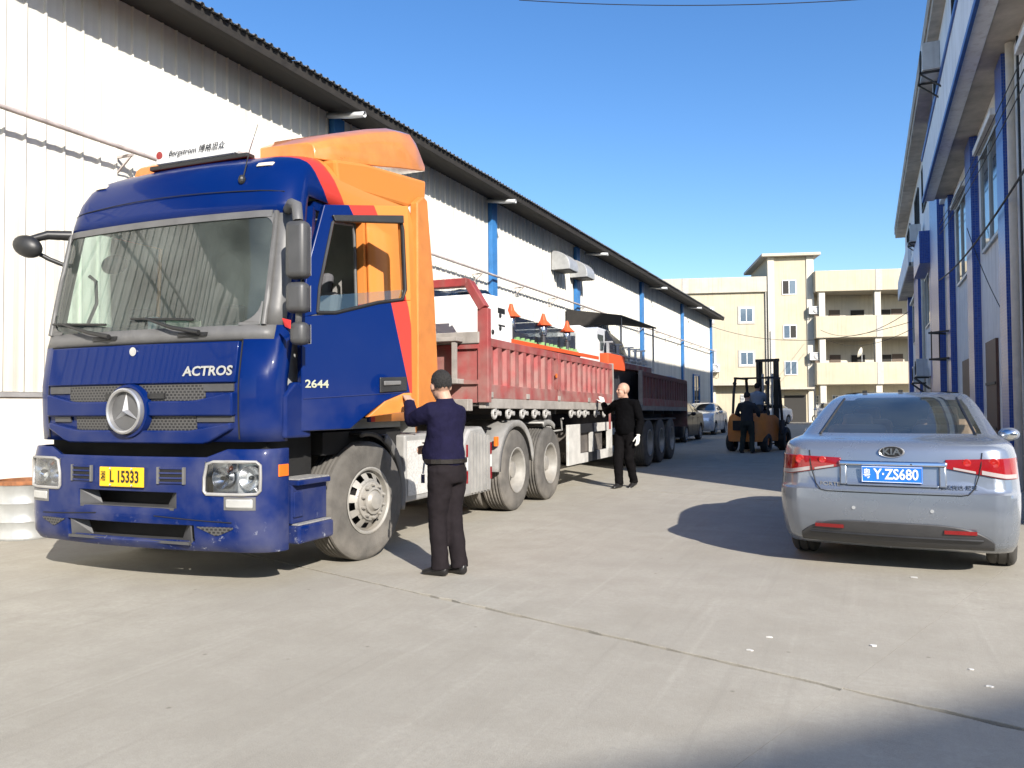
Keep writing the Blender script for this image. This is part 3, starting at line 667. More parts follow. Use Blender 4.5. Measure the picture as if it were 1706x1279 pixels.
def cls(i, j):
    zm = (ZS[j] + ZS[j + 1]) / 2
    glassL = iF0 - 3; glassR = iA1 + 2                       # windscreen reaches 25 degrees round each corner
    if 1.98 < zm < 2.87 and glassL <= i < glassR: return 'ws'
    if 1.87 < zm < 1.98 and glassL - 1 <= i < glassR + 1: return 'cowl'
    if 1.98 < zm < 2.87 and (iA0 + 1 <= i < glassL or glassR <= i < iS1 - 2): return 'pillar'
    if 1.87 < zm < 1.98 and (iA0 + 2 <= i < glassL or glassR <= i < iS1 - 3): return 'pillar'
    if 2 <= i < nS - 1 and 1.22 < zm < 3.05: return 'hole'
    if i < 4 and zm < (1.22 if i < 2 else 1.4): return 'hole'
    if iS1 <= i < iS1 + 2 and 2.12 < zm < 2.95: return 'rwin'
    return 'body'
nb_mid = len(U) // 2
def shell(c): return MB().grid(cab_pt, U, ZS, lambda i, j: cls(i, j) == c)
mb = shell('body')
# roof cap, rear wall, floor
top = [cab_pt(u, ZS[-1]) for u in U]; mb.add(top, [tuple(range(len(top)))])
mb.grid(lambda u, z: (u * lerp(Wc, z), 2.4, z), frange(-1, 1, 4), ZS)
cab = mb.build('cab_body', [m_cab, m_int], tr, smooth=35, solid=.03); liv(cab)
def sh(c, name, mat, **k):
    me = MB().grid(cab_pt, U, ZS, lambda i, j: cls(i, j) == c); return me.build(name, mat, tr, smooth=60, **k)
sh('ws', 'windscreen', m_ws, fix=True)
for q_ in (0, 1): MB().grid(cab_pt, U, ZS, lambda i, j: cls(i, j) == 'pillar' and (i < nb_mid) == (q_ == 0)).build('windscreen_pillar', m_gplast, tr, smooth=60, solid=.02)
sh('cowl', 'cowl', m_gplast, solid=.02); sh('rwin', 'side_window', glass('side_glass', (.8, .88, .85), .02))
def patch(surf, x0, x1, zt, zb, off, th, nx=14, nz=3):
    ft = zt if callable(zt) else (lambda x: zt); fbm = zb if callable(zb) else (lambda x: zb); mb = MB()
    xs = frange(x0, x1, nx); ts = frange(0, 1, nz)
    def P(x, t, o): z = fbm(x) + (ft(x) - fbm(x)) * t; return (x, surf(x, z) - o, z)
    n = nx + 1
    vs = [P(x, t, off) for t in ts for x in xs] + [P(x, t, off - th) for t in ts for x in xs]; N = n * (nz + 1); fs = []
    for j in range(nz):
        for i in range(nx):
            a = j * n + i; fs.append((a, a + 1, a + 1 + n, a + n)); fs.append((N + a, N + a + n, N + a + 1 + n, N + a + 1))
    for i in range(nx): fs.append((i, N + i, N + i + 1, i + 1)); a = nz * n + i; fs.append((a, a + 1, N + a + 1, N + a))
    for j in range(nz): a = j * n; fs.append((a, a + n, N + a + n, N + a)); a = j * n + nx; fs.append((a, N + a, N + a + n, a + n))
    return mb.add(vs, fs)
# windscreen edge seals
mb = patch(cab_y, -1.07, 1.07, 2.89, 2.835, .012, .03, 30, 1); mb.build('screen_seal', m_gplast, tr, smooth=40)
for s in (-1, 1):
    pts = [(s * (lerp(Wc, z) - RXC + RXC * math.sin(R(40))), cab_pt(('a', s, 40), z)[1] - .004, z) for z in frange(1.98, 2.88, 8)]
    MB().tube(pts, .022, 6).build('screen_seal', m_gplast, tr, smooth=60)
for s in (-1, 1):
    for zc, zs, r_ in ((2.0, 1, .16), (2.84, -1, .09)):
        xe = 1.085; pts = [(xe - r_ + r_ * math.sin(a), zc + zs * (r_ - r_ * math.cos(a))) for a in frange(0, math.pi / 2, 7)] + [(xe + .012, zc + zs * r_), (xe + .012, zc - zs * .02), (xe - r_, zc - zs * .02)]
        vs = [(s * x, cab_y(x, z) - .007, z) for x, z in pts]
        MB().add(vs + [(s * (xe), cab_y(xe, zc) - .008, zc)], [(i, (i + 1) % len(pts), len(pts)) for i in range(len(pts))]).build('screen_corner', m_gplast, tr)
# front flap, slats, grilles
XF = .97
def ends(x, a, zi, zo): return zi if abs(x) < a else zi + (zo - zi) * min(1, (abs(x) - a) / (XF - a))
liv(patch(cab_y, -XF, XF, 1.855, 1.545, .028, .05, 24, 4).build('front_flap', m_cab, tr, smooth=40, bevel=.008))
liv(patch(cab_y, -XF + .01, XF - .01, lambda x: ends(x, .62, 1.41, 1.475), 1.295, .045, .07, 30, 3).build('grille_bar', m_cab, tr, smooth=40, bevel=.012))
liv(patch(cab_y, -XF + .03, XF - .03, lambda x: ends(x, .58, 1.185, 1.25), lambda x: 1.085 if abs(x) < .72 else 1.085 + (abs(x) - .72) * .5, .045, .08, 30, 3).build('grille_bar', m_cab, tr, smooth=40, bevel=.012))
patch(cab_y, -.7, .7, 1.535, 1.40, .010, .03, 20, 1).build('grille_mesh', m_mesh, tr, smooth=40)
patch(cab_y, -.62, .62, 1.30, 1.18, .010, .03, 20, 1).build('grille_mesh', m_mesh, tr, smooth=40)
for s in (-1, 1):
    a, b = (.69, .95) if s > 0 else (-.95, -.69)
    patch(cab_y, a, b, 1.535, 1.48, .014, .03, 6, 1).build('grille_end', m_dplast, tr); patch(cab_y, a - s * .06, b, 1.29, 1.25, .014, .03, 6, 1).build('grille_end', m_dplast, tr)
    # gap slits beside the flap
    MB().tube([(s * .985, cab_y(.985, z) - .004, z) for z in frange(1.12, 1.87, 8)], .006, 5).build('panel_gap', m_black, tr)
MB().tube([(x, cab_y(x, 1.862) - .012, 1.864) for x in frange(-.99, .99, 20)], .007, 5).build('panel_gap', m_black, tr)
for x in (-.16, .28): patch(cab_y, x - .1, x + .06, 1.47, 1.43, .03, .03, 3, 1).build('grille_hook', m_bplast, tr)
# star badge
m_star = M('satin_metal', (.48, .48, .48), .32, metal=.7, var=.08)
yb = cab_y(0, 1.34) - .075
bd = MB().lathe([(.002, 0), (.165, 0), (.165, -.012), (.002, -.014)], (0, yb + .03, 1.335), 'y', 40).build('badge', M('badge_grey', (.09, .09, .09), .5), tr, smooth=40)
MB().lathe([(.150, .0), (.152, -.028), (.165, -.036), (.178, -.028), (.180, .03), (.150, .03)], (0, yb + .012, 1.335), 'y', 44, closed=True).build('badge_ring', m_star, bd, smooth=50)
mb = MB(); st = []
for k in range(3):
    a = R(90 + 120 * k); st.append((.152 * math.cos(a), .152 * math.sin(a))); a += R(60); st.append((.026 * math.cos(a), .026 * math.sin(a)))
vs = [(p[0], yb + .018, 1.335 + p[1]) for p in st] + [(0, yb - .022, 1.335)]
mb.add(vs, [(i, (i + 1) % 6, 6) for i in range(6)]); mb.build('badge_star', m_star, bd)
liv(MB().lathe([(.18, .03), (.185, -.004), (.205, .0), (.215, .05)], (0, yb + .02, 1.335), 'y', 40, caps=False).build('badge_surround', m_cab, tr, smooth=50))
MB().lathe([(.002, 0), (.035, 0), (.035, -.01), (.002, -.012)], (0, cab_y(0, 1.80) - .03, 1.80), 'y', 20).build('lock_badge', m_chrome, tr, smooth=50)
xb = .73; text('lettering', 'ACTROS', .098, m_chrome, tr, plane_m((xb, cab_y(xb, 1.63) - .034, 1.63), (1, (cab_y(xb + .2, 1.63) - cab_y(xb - .2, 1.63)) / .4, 0), (0, 0, 1)), .004, sx=1.15, bold=.003, shear=.15)
MB().tube([(x, cab_y(x, 3.05) - .001, 3.05 + .035 * (1 - (x / 1.1) ** 2)) for x in frange(-1.12, 1.12, 24)], .004, 5).build('roof_seam', m_black, tr)
# --- bumper
def by(x, z): 
    o = lerp([(.27, .07), (.345, .015), (.5, 0), (.95, .0), (1.1, .04)], z); a = abs(x); y = o - .03 + .08 * min(1, a / .91) ** 2
    if a > .91: t = min(1, (a - .91) / .34); y += .20 * (1 - math.sqrt(max(0, 1 - t * t)))
    return y
BX = [.75, .65, .5, .3, .1, -.1, -.3, -.5, -.65, -.75]; BA = [0, 16, 32, 50, 62, 75, 90]
UB = [('s', 1, .36), ('s', 1, .32)] + [('a', 1, q) for q in reversed(BA)] + [('f', 0, q) for q in BX] + [('a', -1, q) for q in BA] + [('s', -1, .32), ('s', -1, .36)]
ZB = [.28, .345, .40, .48, .60, .72, .84, .95, 1.0, 1.05]
def bpt(u, z):
    k, s, q = u; 
    if z > .97:
        ctr = (k == 'f' and abs(q) < .8); z = z if not ctr else .95 + (z - .95) * .4
    o = lerp([(.27, .07), (.345, .015), (.5, 0), (.95, .0), (1.1, .04)], z)
    if k == 's': return (s * 1.25, q, z)
    if k == 'a': return (s * (.91 + .34 * math.sin(R(q))), o + .05 + .20 * (1 - math.cos(R(q))), z)
    return (q, by(q, z), z)
nb = len(UB); hl = [i for i, u in enumerate(UB)]
def bcls(i, j):
    zm = (ZB[j] + ZB[j + 1]) / 2; u, w = UB[i], UB[i + 1]
    def rg(u): return (u[0] == 'f' and abs(u[2]) >= .74) or (u[0] == 'a' and u[2] <= 50)
    if .72 < zm < .95 and rg(u) and rg(w): return 'lamp'
    if u[0] == 'f' and w[0] == 'f':
        if .60 < zm < .72 and abs(u[2] + w[2]) / 2 < .5: return 'slot'
        if .345 < zm < .48 and abs(u[2] + w[2]) / 2 < .6: return 'slot'
    return 'b'
b_ = liv(MB().grid(bpt, UB, ZB, lambda i, j: bcls(i, j) == 'b').build('bumper', m_cab, tr, smooth=35, solid=.035, bevel=.006))
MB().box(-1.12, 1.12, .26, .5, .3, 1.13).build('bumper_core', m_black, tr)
MB().grid(lambda x, y: (x, y, .355), frange(-.62, .62, 6), (.0, .16)).build('bumper_step', m_dplast, tr, solid=.02)
MB().grid(lambda x, y: (x, y, .607), frange(-.48, .48, 6), (-.01, .16)).build('bumper_step', m_dplast, tr, solid=.02)
for s in (-1, 1):
    for zc, hw, xo in ((.66, .13, .5), (.412, .15, .62)):
        pl = [(xo - .16, zc - hw / 2 + .01), (xo, zc - hw / 2 + .008), (xo, zc + hw / 2 - .008), (xo - .10, zc + hw / 2 - .008)]
        MB().add([(s * p[0], by(p[0], p[1]) + (.012 if q in (1, 2) else .10), p[1]) for q, p in enumerate(pl)], [(0, 1, 2, 3)]).build('scoop', m_dplast, tr, solid=-.01)
    # vents either side of the plate
    x0 = s * .46
    v = patch(by, x0 - .11, x0 + .11, .90, .79, .006, .03, 4, 1).build('vent', m_black, tr)
    for z in (.79, .825, .862, .897): o = patch(by, x0 - .115, x0 + .115, z + .012, z, .014, .03, 4, 1).build('vent_slat', m_cab); o.parent = v; liv(o)
    o = patch(by, x0 - .125, x0 - .105, .912, .785, .016, .03, 2, 1).build('vent_frame', m_gplast); o.parent = v
    o = patch(by, x0 + .105, x0 + .125, .912, .785, .016, .03, 2, 1).build('vent_frame', m_gplast); o.parent = v
    # mesh triangle low down, panel seams
    a, b = (.68, .98) if s > 0 else (-.98, -.68)
    patch(by, a, b, .475, (lambda x: .475 - .07 * max(0, 1 - abs(abs(x) - .84) / .17)), .006, .02, 10, 1).build('corner_mesh', m_mesh, tr)
    # headlight
    h = MB().grid(lambda q, z: bpt(('a', s, q), z) if q >= 0 else (s * (.91 + q), by(.91 + q, z), z), [-.165, -.08, 0, 16, 32, 50.5], [.715, .76, .84, .92, .955])
    H = h.build('headlight', m_lens, tr, smooth=60)
    bk = MB().grid(lambda q, z: tuple(Vector(bpt(('a', s, q), z) if q >= 0 else (s * (.91 + q), by(.91 + q, z), z)) + Vector((0, .09, 0))), [-.165, -.08, 0, 16, 32, 50.5], [.715, .76, .84, .92, .955]).build('lamp_housing', m_lamp); bk.parent = H
    for (q, z, r) in ((-.06, .83, .075), (30, .835, .085), (2, .905, .03), (44, .77, .035)):
        p = Vector(bpt(('a', s, q), z) if q >= 0 else (s * (.91 + q), by(.91 + q, z), z)) + Vector((0, .07, 0))
        o = MB().lathe([(.012, .02), (r * .6, .012), (r, -.03), (r + .006, -.035), (r + .008, .02)], p, 'y', 22, caps=False).build('reflector', m_bowl if r > .05 else m_lamp, smooth=60); o.parent = H
        o = MB().ellipsoid(p + Vector((0, -.005, 0)), (.018, .03, .018), 10, 6).build('bulb', m_bplast if r > .05 else m_amber); o.parent = H
    ring = [bpt(('a', s, q), z) if q >= 0 else (s * (.91 + q), by(.91 + q, z), z) for q, z in [(-.15, .718), (0, .716), (25, .716), (46, .72), (51, .745), (51.5, .84), (51, .93), (45, .955), (16, .958), (-.09, .956), (-.14, .94), (-.165, .84), (-.168, .74), (-.15, .718)]]
    o = MB().tube([(p[0], p[1] - .004, p[2]) for p in ring], .013, 6).build('lamp_bezel', m_greymetal, smooth=60); o.parent = H
    f = patch(by, *((.92, 1.13) if s > 0 else (-1.13, -.92)), .685, .615, .012, .03, 6, 2).build('fog_lamp', M('fog_lens', (.42, .42, .40), .25, metal=.2), tr, smooth=60, bevel=.012)
    o = patch(by, *((.905, 1.145) if s > 0 else (-1.145, -.905)), .698, .602, .004, .02, 6, 1).build('fog_bezel', m_gplast); o.parent = f
    MB().box(1.226 * s, 1.258 * s, .235, .345, .84, .93).build('side_marker', m_amber, tr, bevel=.004)
    liv(MB().tube([(x, by(x, .53) - .002, .53 + .02 * math.cos(x * 3)) for x in (frange(.3, .97, 8) if s > 0 else frange(-.97, -.3, 8))], .004, 5).build('panel_gap', m_black, tr))
# number plate
yp = by(0, .83) - .018
pl_ = MB().box(-.225, .225, yp - .006, yp + .004, .755, .905).build('number_plate', m_yplate, tr, bevel=.003)
text('plate_text', 'L 15333', .125, m_ink, pl_, plane_m((.032, yp - .0085, .828), (1, 0, 0), (0, 0, 1)), .001, sx=.74, bold=.003)
text('plate_character', '湘', .085, m_ink, pl_, plane_m((-.187, yp - .0085, .828), (1, 0, 0), (0, 0, 1)), .001, sx=.62)
for x in (-.11, .11):
    for z in (.768, .893): MB().lathe([(.001, 0), (.009, 0), (.009, -.006), (.001, -.008)], (x, yp - .006, z), 'y', 10).build('plate_bolt', m_chrome, pl_)
# --- wipers
for x0, x1 in ((-.28, -.98), (.62, -.02)):
    w = MB().tube([(x0, cab_y(x0, 1.93) - .05, 1.93), (x0 - .25, cab_y(x0 - .25, 1.98) - .06, 1.975), (x1 + .1, cab_y(x1 + .1, 2.05) - .05, 2.06)], [.02, .016, .009], 7).build('wiper', m_bplast, tr, smooth=60)
    o = MB().tube([(x, cab_y(x, 2.04) - .02, 2.03 + .05 * (x0 - x) / .9) for x in frange(x0 - .1, x1 - .08, 8)], .011, 5).build('wiper_blade', m_bplast); o.parent = w
    patch(cab_y, x0 - .22, x0 + .04, 1.935, 1.905, .02, .03, 4, 1).build('wiper_mount', m_bplast, tr)
# --- cab interior
m_seat = M('seat_fabric', (.10, .10, .11), .9)
MB().box(-1.1, 1.1, .45, 2.3, 1.16, 1.25).build('cab_floor', m_int, tr)
MB().prism([(.30, 1.25), (.30, 1.93), (.42, 2.02), (.75, 1.98), (.85, 1.8), (.8, 1.25)], 'x', -1.12, 1.12).build('dashboard', m_dash, tr, bevel=.03)
MB().box(-1.14, 1.14, 1.95, 1.99, 1.3, 3.3).build('curtain', M('curtain', (.24, .23, .22), .95), tr)
for x in (-.62, .62):
    s_ = thing('x', 'x', 'x'); 
    for kk in ('label', 'category'): del s_[kk]
    s_.name = 'seat'; s_.parent = tr; s_.location = (x, 1.25 if x > 0 else 1.5, 1.25 if x > 0 else 1.05)
    MB().cbox((0, 0, .42), (.5, .5, .16)).build('cushion', m_seat, s_, bevel=.04); MB().cbox((0, .28, .80), (.5, .14, .75), (R(-12), 0, 0)).build('backrest', m_seat, s_, bevel=.05)
    MB().cbox((0, .38, 1.25), (.28, .10, .22), (R(-10), 0, 0)).build('headrest', m_seat, s_, bevel=.04); MB().box(-.2, .2, -.2, .2, 0, .35).build('base', m_bplast, s_)
t_ = []
for k in range(25): a = 2 * math.pi * k / 24; t_.append(Vector((.62 + .23 * math.cos(a), .86 + .23 * math.sin(a) * .75, 2.03 - .23 * math.sin(a) * .5 * -1)))
MB().tube(t_, .016, 7).build('steering_wheel', m_bplast, tr, smooth=60)
MB().bar((.40, .87, 2.03), (.84, .87, 2.03), .04, .03).bar((.62, .85, 2.02), (.62, .68, 1.85), .05).build('steering_column', m_bplast, tr)
MB().box(-.02, .22, .40, .55, 2.0, 2.08).build('dash_box', M('paper_yellow', (.62, .60, .40), .8), tr, bevel=.006)
MB().box(-.24, -.14, .42, .52, 2.0, 2.12).build('dash_cup', m_acw, tr, bevel=.01)
MB().tube([(-1.08, .55, 2.1), (-1.05, .62, 2.3), (-1.06, .62, 2.5), (-1.12, .60, 2.55)], .016, 7).build('grab_handle', m_bplast, tr, smooth=60)
# --- driver door, swung open
HX, HY = 1.245, .50
door = thing('x', 'x', 'x'); del door['label'], door['category']; door.name = 'door'; door.parent = tr; door.location = (HX, HY, 0); door.rotation_euler = (0, 0, R(-27))
def dx(z): return 0 if z < 2 else -.045 * (z - 2)
def dprism(poly, x0, x1, name, mat, parent=None, bevel=.008, smooth=None, lv=True):
    mb = MB().prism([(p[0] - HY, p[1]) for p in poly], 'x', x0, x1); mb.v = [(p[0] + dx(p[2]), p[1], p[2]) for p in mb.v]
    o = mb.build(name, mat, parent or door, bevel=bevel, smooth=smooth)
    if lv: liv(o, (HX, HY, 0))
    return o
arch = [(.93, 1.18)] + [(.93 + .60 * t, 1.18 + .29 * math.sin(t * math.pi / 2)) for t in frange(.15, 1, 6)]
skin = dprism([(.50, 1.17)] + arch + [(1.53, 2.27), (1.2, 2.22), (.8, 2.10), (.50, 2.06)], -.05, .02, 'door_skin', m_cab)
dprism([(1.08, 1.27), (1.52, 1.315), (1.52, 1.475), (1.44, 1.47), (1.25, 1.40)], -.02, .028, 'arch_trim', M('orange_paint', (.55, .20, .045), .3, coat=.6), lv=False)
dprism([(.50, 2.05), (.64, 2.09), (.66, 2.3), (.80, 2.86), (1.45, 2.97), (1.47, 2.26), (1.53, 2.27), (1.53, 3.10), (1.40, 3.08), (.72, 2.98), (.56, 2.45)], -.045, .02, 'window_frame', m_cab)
loop = [(.64, 2.10), (.66, 2.3), (.79, 2.84), (.83, 2.88), (1.40, 2.98), (1.45, 2.95), (1.465, 2.88), (1.475, 2.36), (1.44, 2.27), (1.2, 2.225), (.8, 2.11), (.64, 2.10)]
MB().tube([(.012 + dx(z), y - HY, z) for y, z in loop], .018, 6).build('window_seal', m_bplast, door, smooth=60)
dprism([(.66, 2.09), (1.46, 2.26), (1.46, 2.36), (.68, 2.24)], -.012, -.006, 'window_glass', glass('side_glass', (.8, .88, .85), .02), bevel=0, lv=False)
dprism([(.78, 2.90), (1.46, 3.0), (1.46, 2.93), (.80, 2.85)], .0, .05, 'rain_visor', m_bplast, lv=False)
dprism([(.56, 1.30), (1.44, 1.5), (1.46, 2.15), (.6, 2.0)], -.09, -.05, 'door_lining', m_int, lv=False)
hd = dprism([(1.20, 1.47), (1.47, 1.49), (1.47, 1.61), (1.20, 1.60)], .018, .034, 'door_handle', m_bplast, lv=False)
dprism([(1.23, 1.53), (1.40, 1.54), (1.40, 1.575), (1.23, 1.57)], .034, .05, 'handle_grip', m_gplast, lv=False)
MB().tube([(.022, y - HY, 1.42 + .06 * (y - .5)) for y in frange(.52, 1.5, 8)], .004, 5).build('door_crease', m_cab, door)
liv(bpy.data.objects[door.children[-1].name] if False else [o for o in bpy.data.objects if o.parent == door][-1], (HX, HY, 0))
text('lettering', '2644', .085, m_chrome, door, plane_m((.024, .13, 1.535), (0, 1, 0), (0, 0, 1)), .003, sx=1.2, bold=.002)
MB().bar((-.02, .05, 1.5), (-.10, -.02, 1.5), .05).bar((-.02, .05, 2.2), (-.10, -.02, 2.2), .05).build('hinge', m_bplast, door)
# doorway jamb
mb = MB()
for (a, b) in (((.60, 1.24), (.62, 2.0)), ((.62, 2.0), (.76, 2.98)), ((.76, 3.0), (1.5, 3.04)), ((1.51, 3.05), (1.51, 1.42)), ((1.5, 1.40), (1.0, 1.24))):
    mb.bar((1.20 + dx(a[1]), a[0], a[1]), (1.20 + dx(b[1]), b[0], b[1]), .06, .07)
liv(mb.build('door_jamb', m_cab, tr))
mb = MB(); mb.tube([(1.16 + dx(z), y, z) for y, z in ((.70, 1.4), (.70, 2.0), (.80, 2.9), (1.42, 2.98), (1.45, 2.9), (1.45, 1.6))], .014, 6); mb.build('door_seal', m_gplast, tr, smooth=60)
# --- mirrors
m_mir = M('mirror_shell', (.055, .055, .055), .45, var=.15)
def mirror(x, y, z, h, w, name, lab=None, rz=0):
    t = MB().cbox((0, 0, 0), (w, .13, h)).build(name, m_mir, tr, bevel=.045, bseg=4, smooth=40); t.location = (x, y, z); t.rotation_euler = (0, 0, rz)
    o = MB().cbox((0, .068, 0), (w * .82, .006, h * .86)).build('mirror_glass', m_chrome, t, bevel=.02); return t
mirror(1.42, .24, 2.52, .43, .17, 'mirror_housing', rz=R(8)); mirror(1.42, .24, 2.165, .23, .165, 'mirror_housing', rz=R(8))
MB().tube([(1.16, .46, 2.90), (1.30, .32, 2.90), (1.40, .25, 2.86), (1.42, .24, 2.74)], .04, 8).build('mirror_arm', m_gplast, tr, smooth=60)
MB().tube([(1.42, .25, 2.06), (1.40, .27, 1.96), (1.30, .36, 1.92), (1.20, .42, 1.92)], .025, 8).build('mirror_arm', m_gplast, tr, smooth=60)
mirror(1.43, .25, 1.90, .17, .13, 'kerb_mirror', rz=R(8))
MB().add([(1.34, .16, 2.01), (1.42, .15, 1.99), (1.41, .16, 1.93), (1.36, .17, 1.95)], [(0, 1, 2, 3)]).build('red_ribbon', M('red_cloth', (.55, .03, .03), .9), tr, solid=-.01)
# right-hand mirrors on their forward arm
MB().tube([(-1.12, .42, 2.88), (-1.24, .28, 2.87), (-1.33, .18, 2.82)], [.045, .04, .03], 8).build('mirror_arm', m_bplast, tr, smooth=60)
MB().tube([(-1.14, .42, 2.60), (-1.24, .30, 2.66), (-1.33, .2, 2.73)], .02, 7).build('mirror_arm', m_bplast, tr, smooth=60)
MB().ellipsoid((-1.33, .16, 2.755), (.13, .075, .095), 16, 10, (0, R(20), R(20))).build('front_mirror', m_bplast, tr, smooth=80)
MB().ellipsoid((-.76, .55, 2.62), (.135, .08, .085), 16, 10, (0, R(-8), 0)).build('ramp_mirror', m_bplast, tr, smooth=80)
# --- air duct cheeks beside the flap, steps
liv(MB().prism([(.30, 1.12), (.62, 1.12), (.62, 1.55), (.42, 1.55), (.30, 1.45)], 'x', 1.2, 1.262).build('corner_panel', m_cab, tr, bevel=.02))
dk = liv(MB().prism([(.34, 1.12), (.62, 1.12), (.62, 1.6), (.44, 1.6), (.34, 1.45)], 'x', -1.34, -1.2).build('air_deflector', m_cab, tr, bevel=.02))
for z in (1.2, 1.32, 1.44): MB().box(-1.33, -1.22, .326, .35, z, z + .05).build('deflector_slot', m_black, tr)
liv(MB().box(1.02, 1.262, .47, .93, .30, .44).build('step_skirt', m_cab, tr, bevel=.02))
liv(MB().box(1.0, 1.19, .47, .93, .45, .76).build('step_riser', m_cab, tr, bevel=.01)); liv(MB().box(1.17, 1.205, .48, .60, .5, .70).build('step_panel', m_cab, tr, bevel=.008))
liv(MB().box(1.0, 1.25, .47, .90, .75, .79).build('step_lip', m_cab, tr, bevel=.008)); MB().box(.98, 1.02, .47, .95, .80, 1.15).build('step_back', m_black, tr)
m_tread = M('tread_plate', (.42, .41, .39), .5, metal=.4, var=.3, scale=40, bump=.8, bscale=90)
MB().box(1.03, 1.245, .49, .91, .442, .452).build('step_tread', m_tread, tr); MB().box(1.03, 1.24, .49, .89, .792, .802).build('step_tread', m_tread, tr)
# --- roof deflector, fairings, roof gear
m_or = M('orange_paint', (.55, .20, .045), .3)
sec = [(1.0, 1.02, 3.47, 3.62), (1.2, 1.07, 3.50, 3.73), (1.5, 1.10, 3.56, 3.86), (1.9, 1.12, 3.64, 4.02), (2.25, 1.13, 3.72, 4.14), (2.54, 1.13, 3.78, 4.20), (2.68, 1.12, 3.81, 4.16), (2.84, 1.10, 3.85, 3.93)]
rings = []
for y, w, zb, zt in sec:
    ht = zt - zb; rr = min(.16, ht * .5)
    rings.append([(-w, y, zb), (-w, y, zt - rr), (-w + rr * .3, y, zt - rr * .3), (-w + rr, y, zt), (-w / 3, y, zt + .015), (w / 3, y, zt + .015), (w - rr, y, zt), (w - rr * .3, y, zt - rr * .3), (w, y, zt - rr), (w, y, zb)])
MB().loft(rings).build('roof_deflector', m_or, tr, smooth=45, bevel=.008)
liv(MB().prism([(1.15, 3.25), (2.40, 3.36), (2.74, 3.52), (2.76, 3.72), (1.6, 3.58), (1.1, 3.48)], 'x', .8, 1.16).build('roof_side_fairing', m_cab, tr, bevel=.03))
mb = MB().prism([(2.38, 1.26), (2.86, 1.26), (2.74, 2.6), (2.60, 3.46), (2.52, 3.49), (2.38, 3.40)], 'x', 1.17, 1.257); mb.build('side_fairing', m_or, tr, bevel=.015)
MB().prism([(2.38, 1.26), (2.86, 1.26), (2.74, 2.6), (2.60, 3.46), (2.52, 3.49), (2.38, 3.40)], 'x', -1.257, -1.17).build('side_fairing', m_or, tr, bevel=.015)
acr = MB().prism([(.68, 3.50), (.74, 3.68), (1.1, 3.76), (1.4, 3.74), (1.4, 3.5)], 'x', -.45, .45).build('roof_air_conditioner', m_acw, tr, bevel=.03)
d_ = Vector((0, .06, .18)).normalized()
text('lettering', 'Bergstrom 博格思众', .085, m_ink, acr, plane_m((.02, .694, 3.585), (1, 0, 0), d_), .001, sx=.85)
MB().lathe([(.001, 0), (.035, 0), (.035, .003), (.001, .003)], Vector((-.40, .695, 3.585)), 'y', 16).build('logo_dot', m_red, acr)
MB().box(-.52, .56, .70, .80, 3.46, 3.50).build('roof_bracket', m_bplast, tr, bevel=.01)
for x in (-.90, .88): 
    o = patch(cab_y, x - .07, x + .07, 3.33, 3.29, .02, .03, 4, 1).build('roof_marker', M('clear_lens', (.75, .66, .5), .2), tr, bevel=.01)
an = MB().tube([(.75, cab_y(.75, 3.2) - .02, 3.2), (.79, cab_y(.75, 3.2) + .0, 3.4), (.85, cab_y(.75, 3.2) + .03, 3.62)], [.006, .004, .002], 6).build('antenna', m_bplast, tr)
MB().ellipsoid((.745, cab_y(.745, 3.18) - .02, 3.17), (.03, .03, .04), 10, 8).build('antenna_base', m_bplast, tr)
# --- wheels
def lathe_mesh(prof, n=40, closed=False): return MB().lathe(prof, (0, 0, 0), 'x', n, closed)
RW = .525
tprof = [(.285, -.14), (.30, -.155), (.40, -.158), (.475, -.150), (.505, -.138), (.522, -.12)]
for gx in (-.085, -.045, 0.0, .045, .085): tprof += [(RW, gx - .016), (RW - .014, gx - .008), (RW - .014, gx + .008), (RW, gx + .016)]
tprof += [(.522, .12), (.505, .138), (.49, .146), (.475, .150), (.44, .1545), (.43, .157), (.40, .158), (.30, .155), (.285, .14)]
tyre_me = lathe_mesh(tprof, 48, True).mesh('tyre')
def ring_holes(r0, r1, x, n, xr=None, seg=3):
    """disc ring with n real holes"""
    mb = MB(); N = n * seg * 2; rr = [r0, r0 + (r1 - r0) * .22, r0 + (r1 - r0) * .78, r1]
    V = [((x if not xr else x + (xr - x) * (r - r0) / (r1 - r0)), r * math.cos(2 * math.pi * k / N), r * math.sin(2 * math.pi * k / N)) for r in rr for k in range(N)]; F = []
    for j in range(3):
        for k in range(N):
            if j == 1 and (k % (2 * seg)) < seg: continue
            F.append((j * N + k, j * N + (k + 1) % N, (j + 1) * N + (k + 1) % N, (j + 1) * N + k))
    return mb.add(V, F)
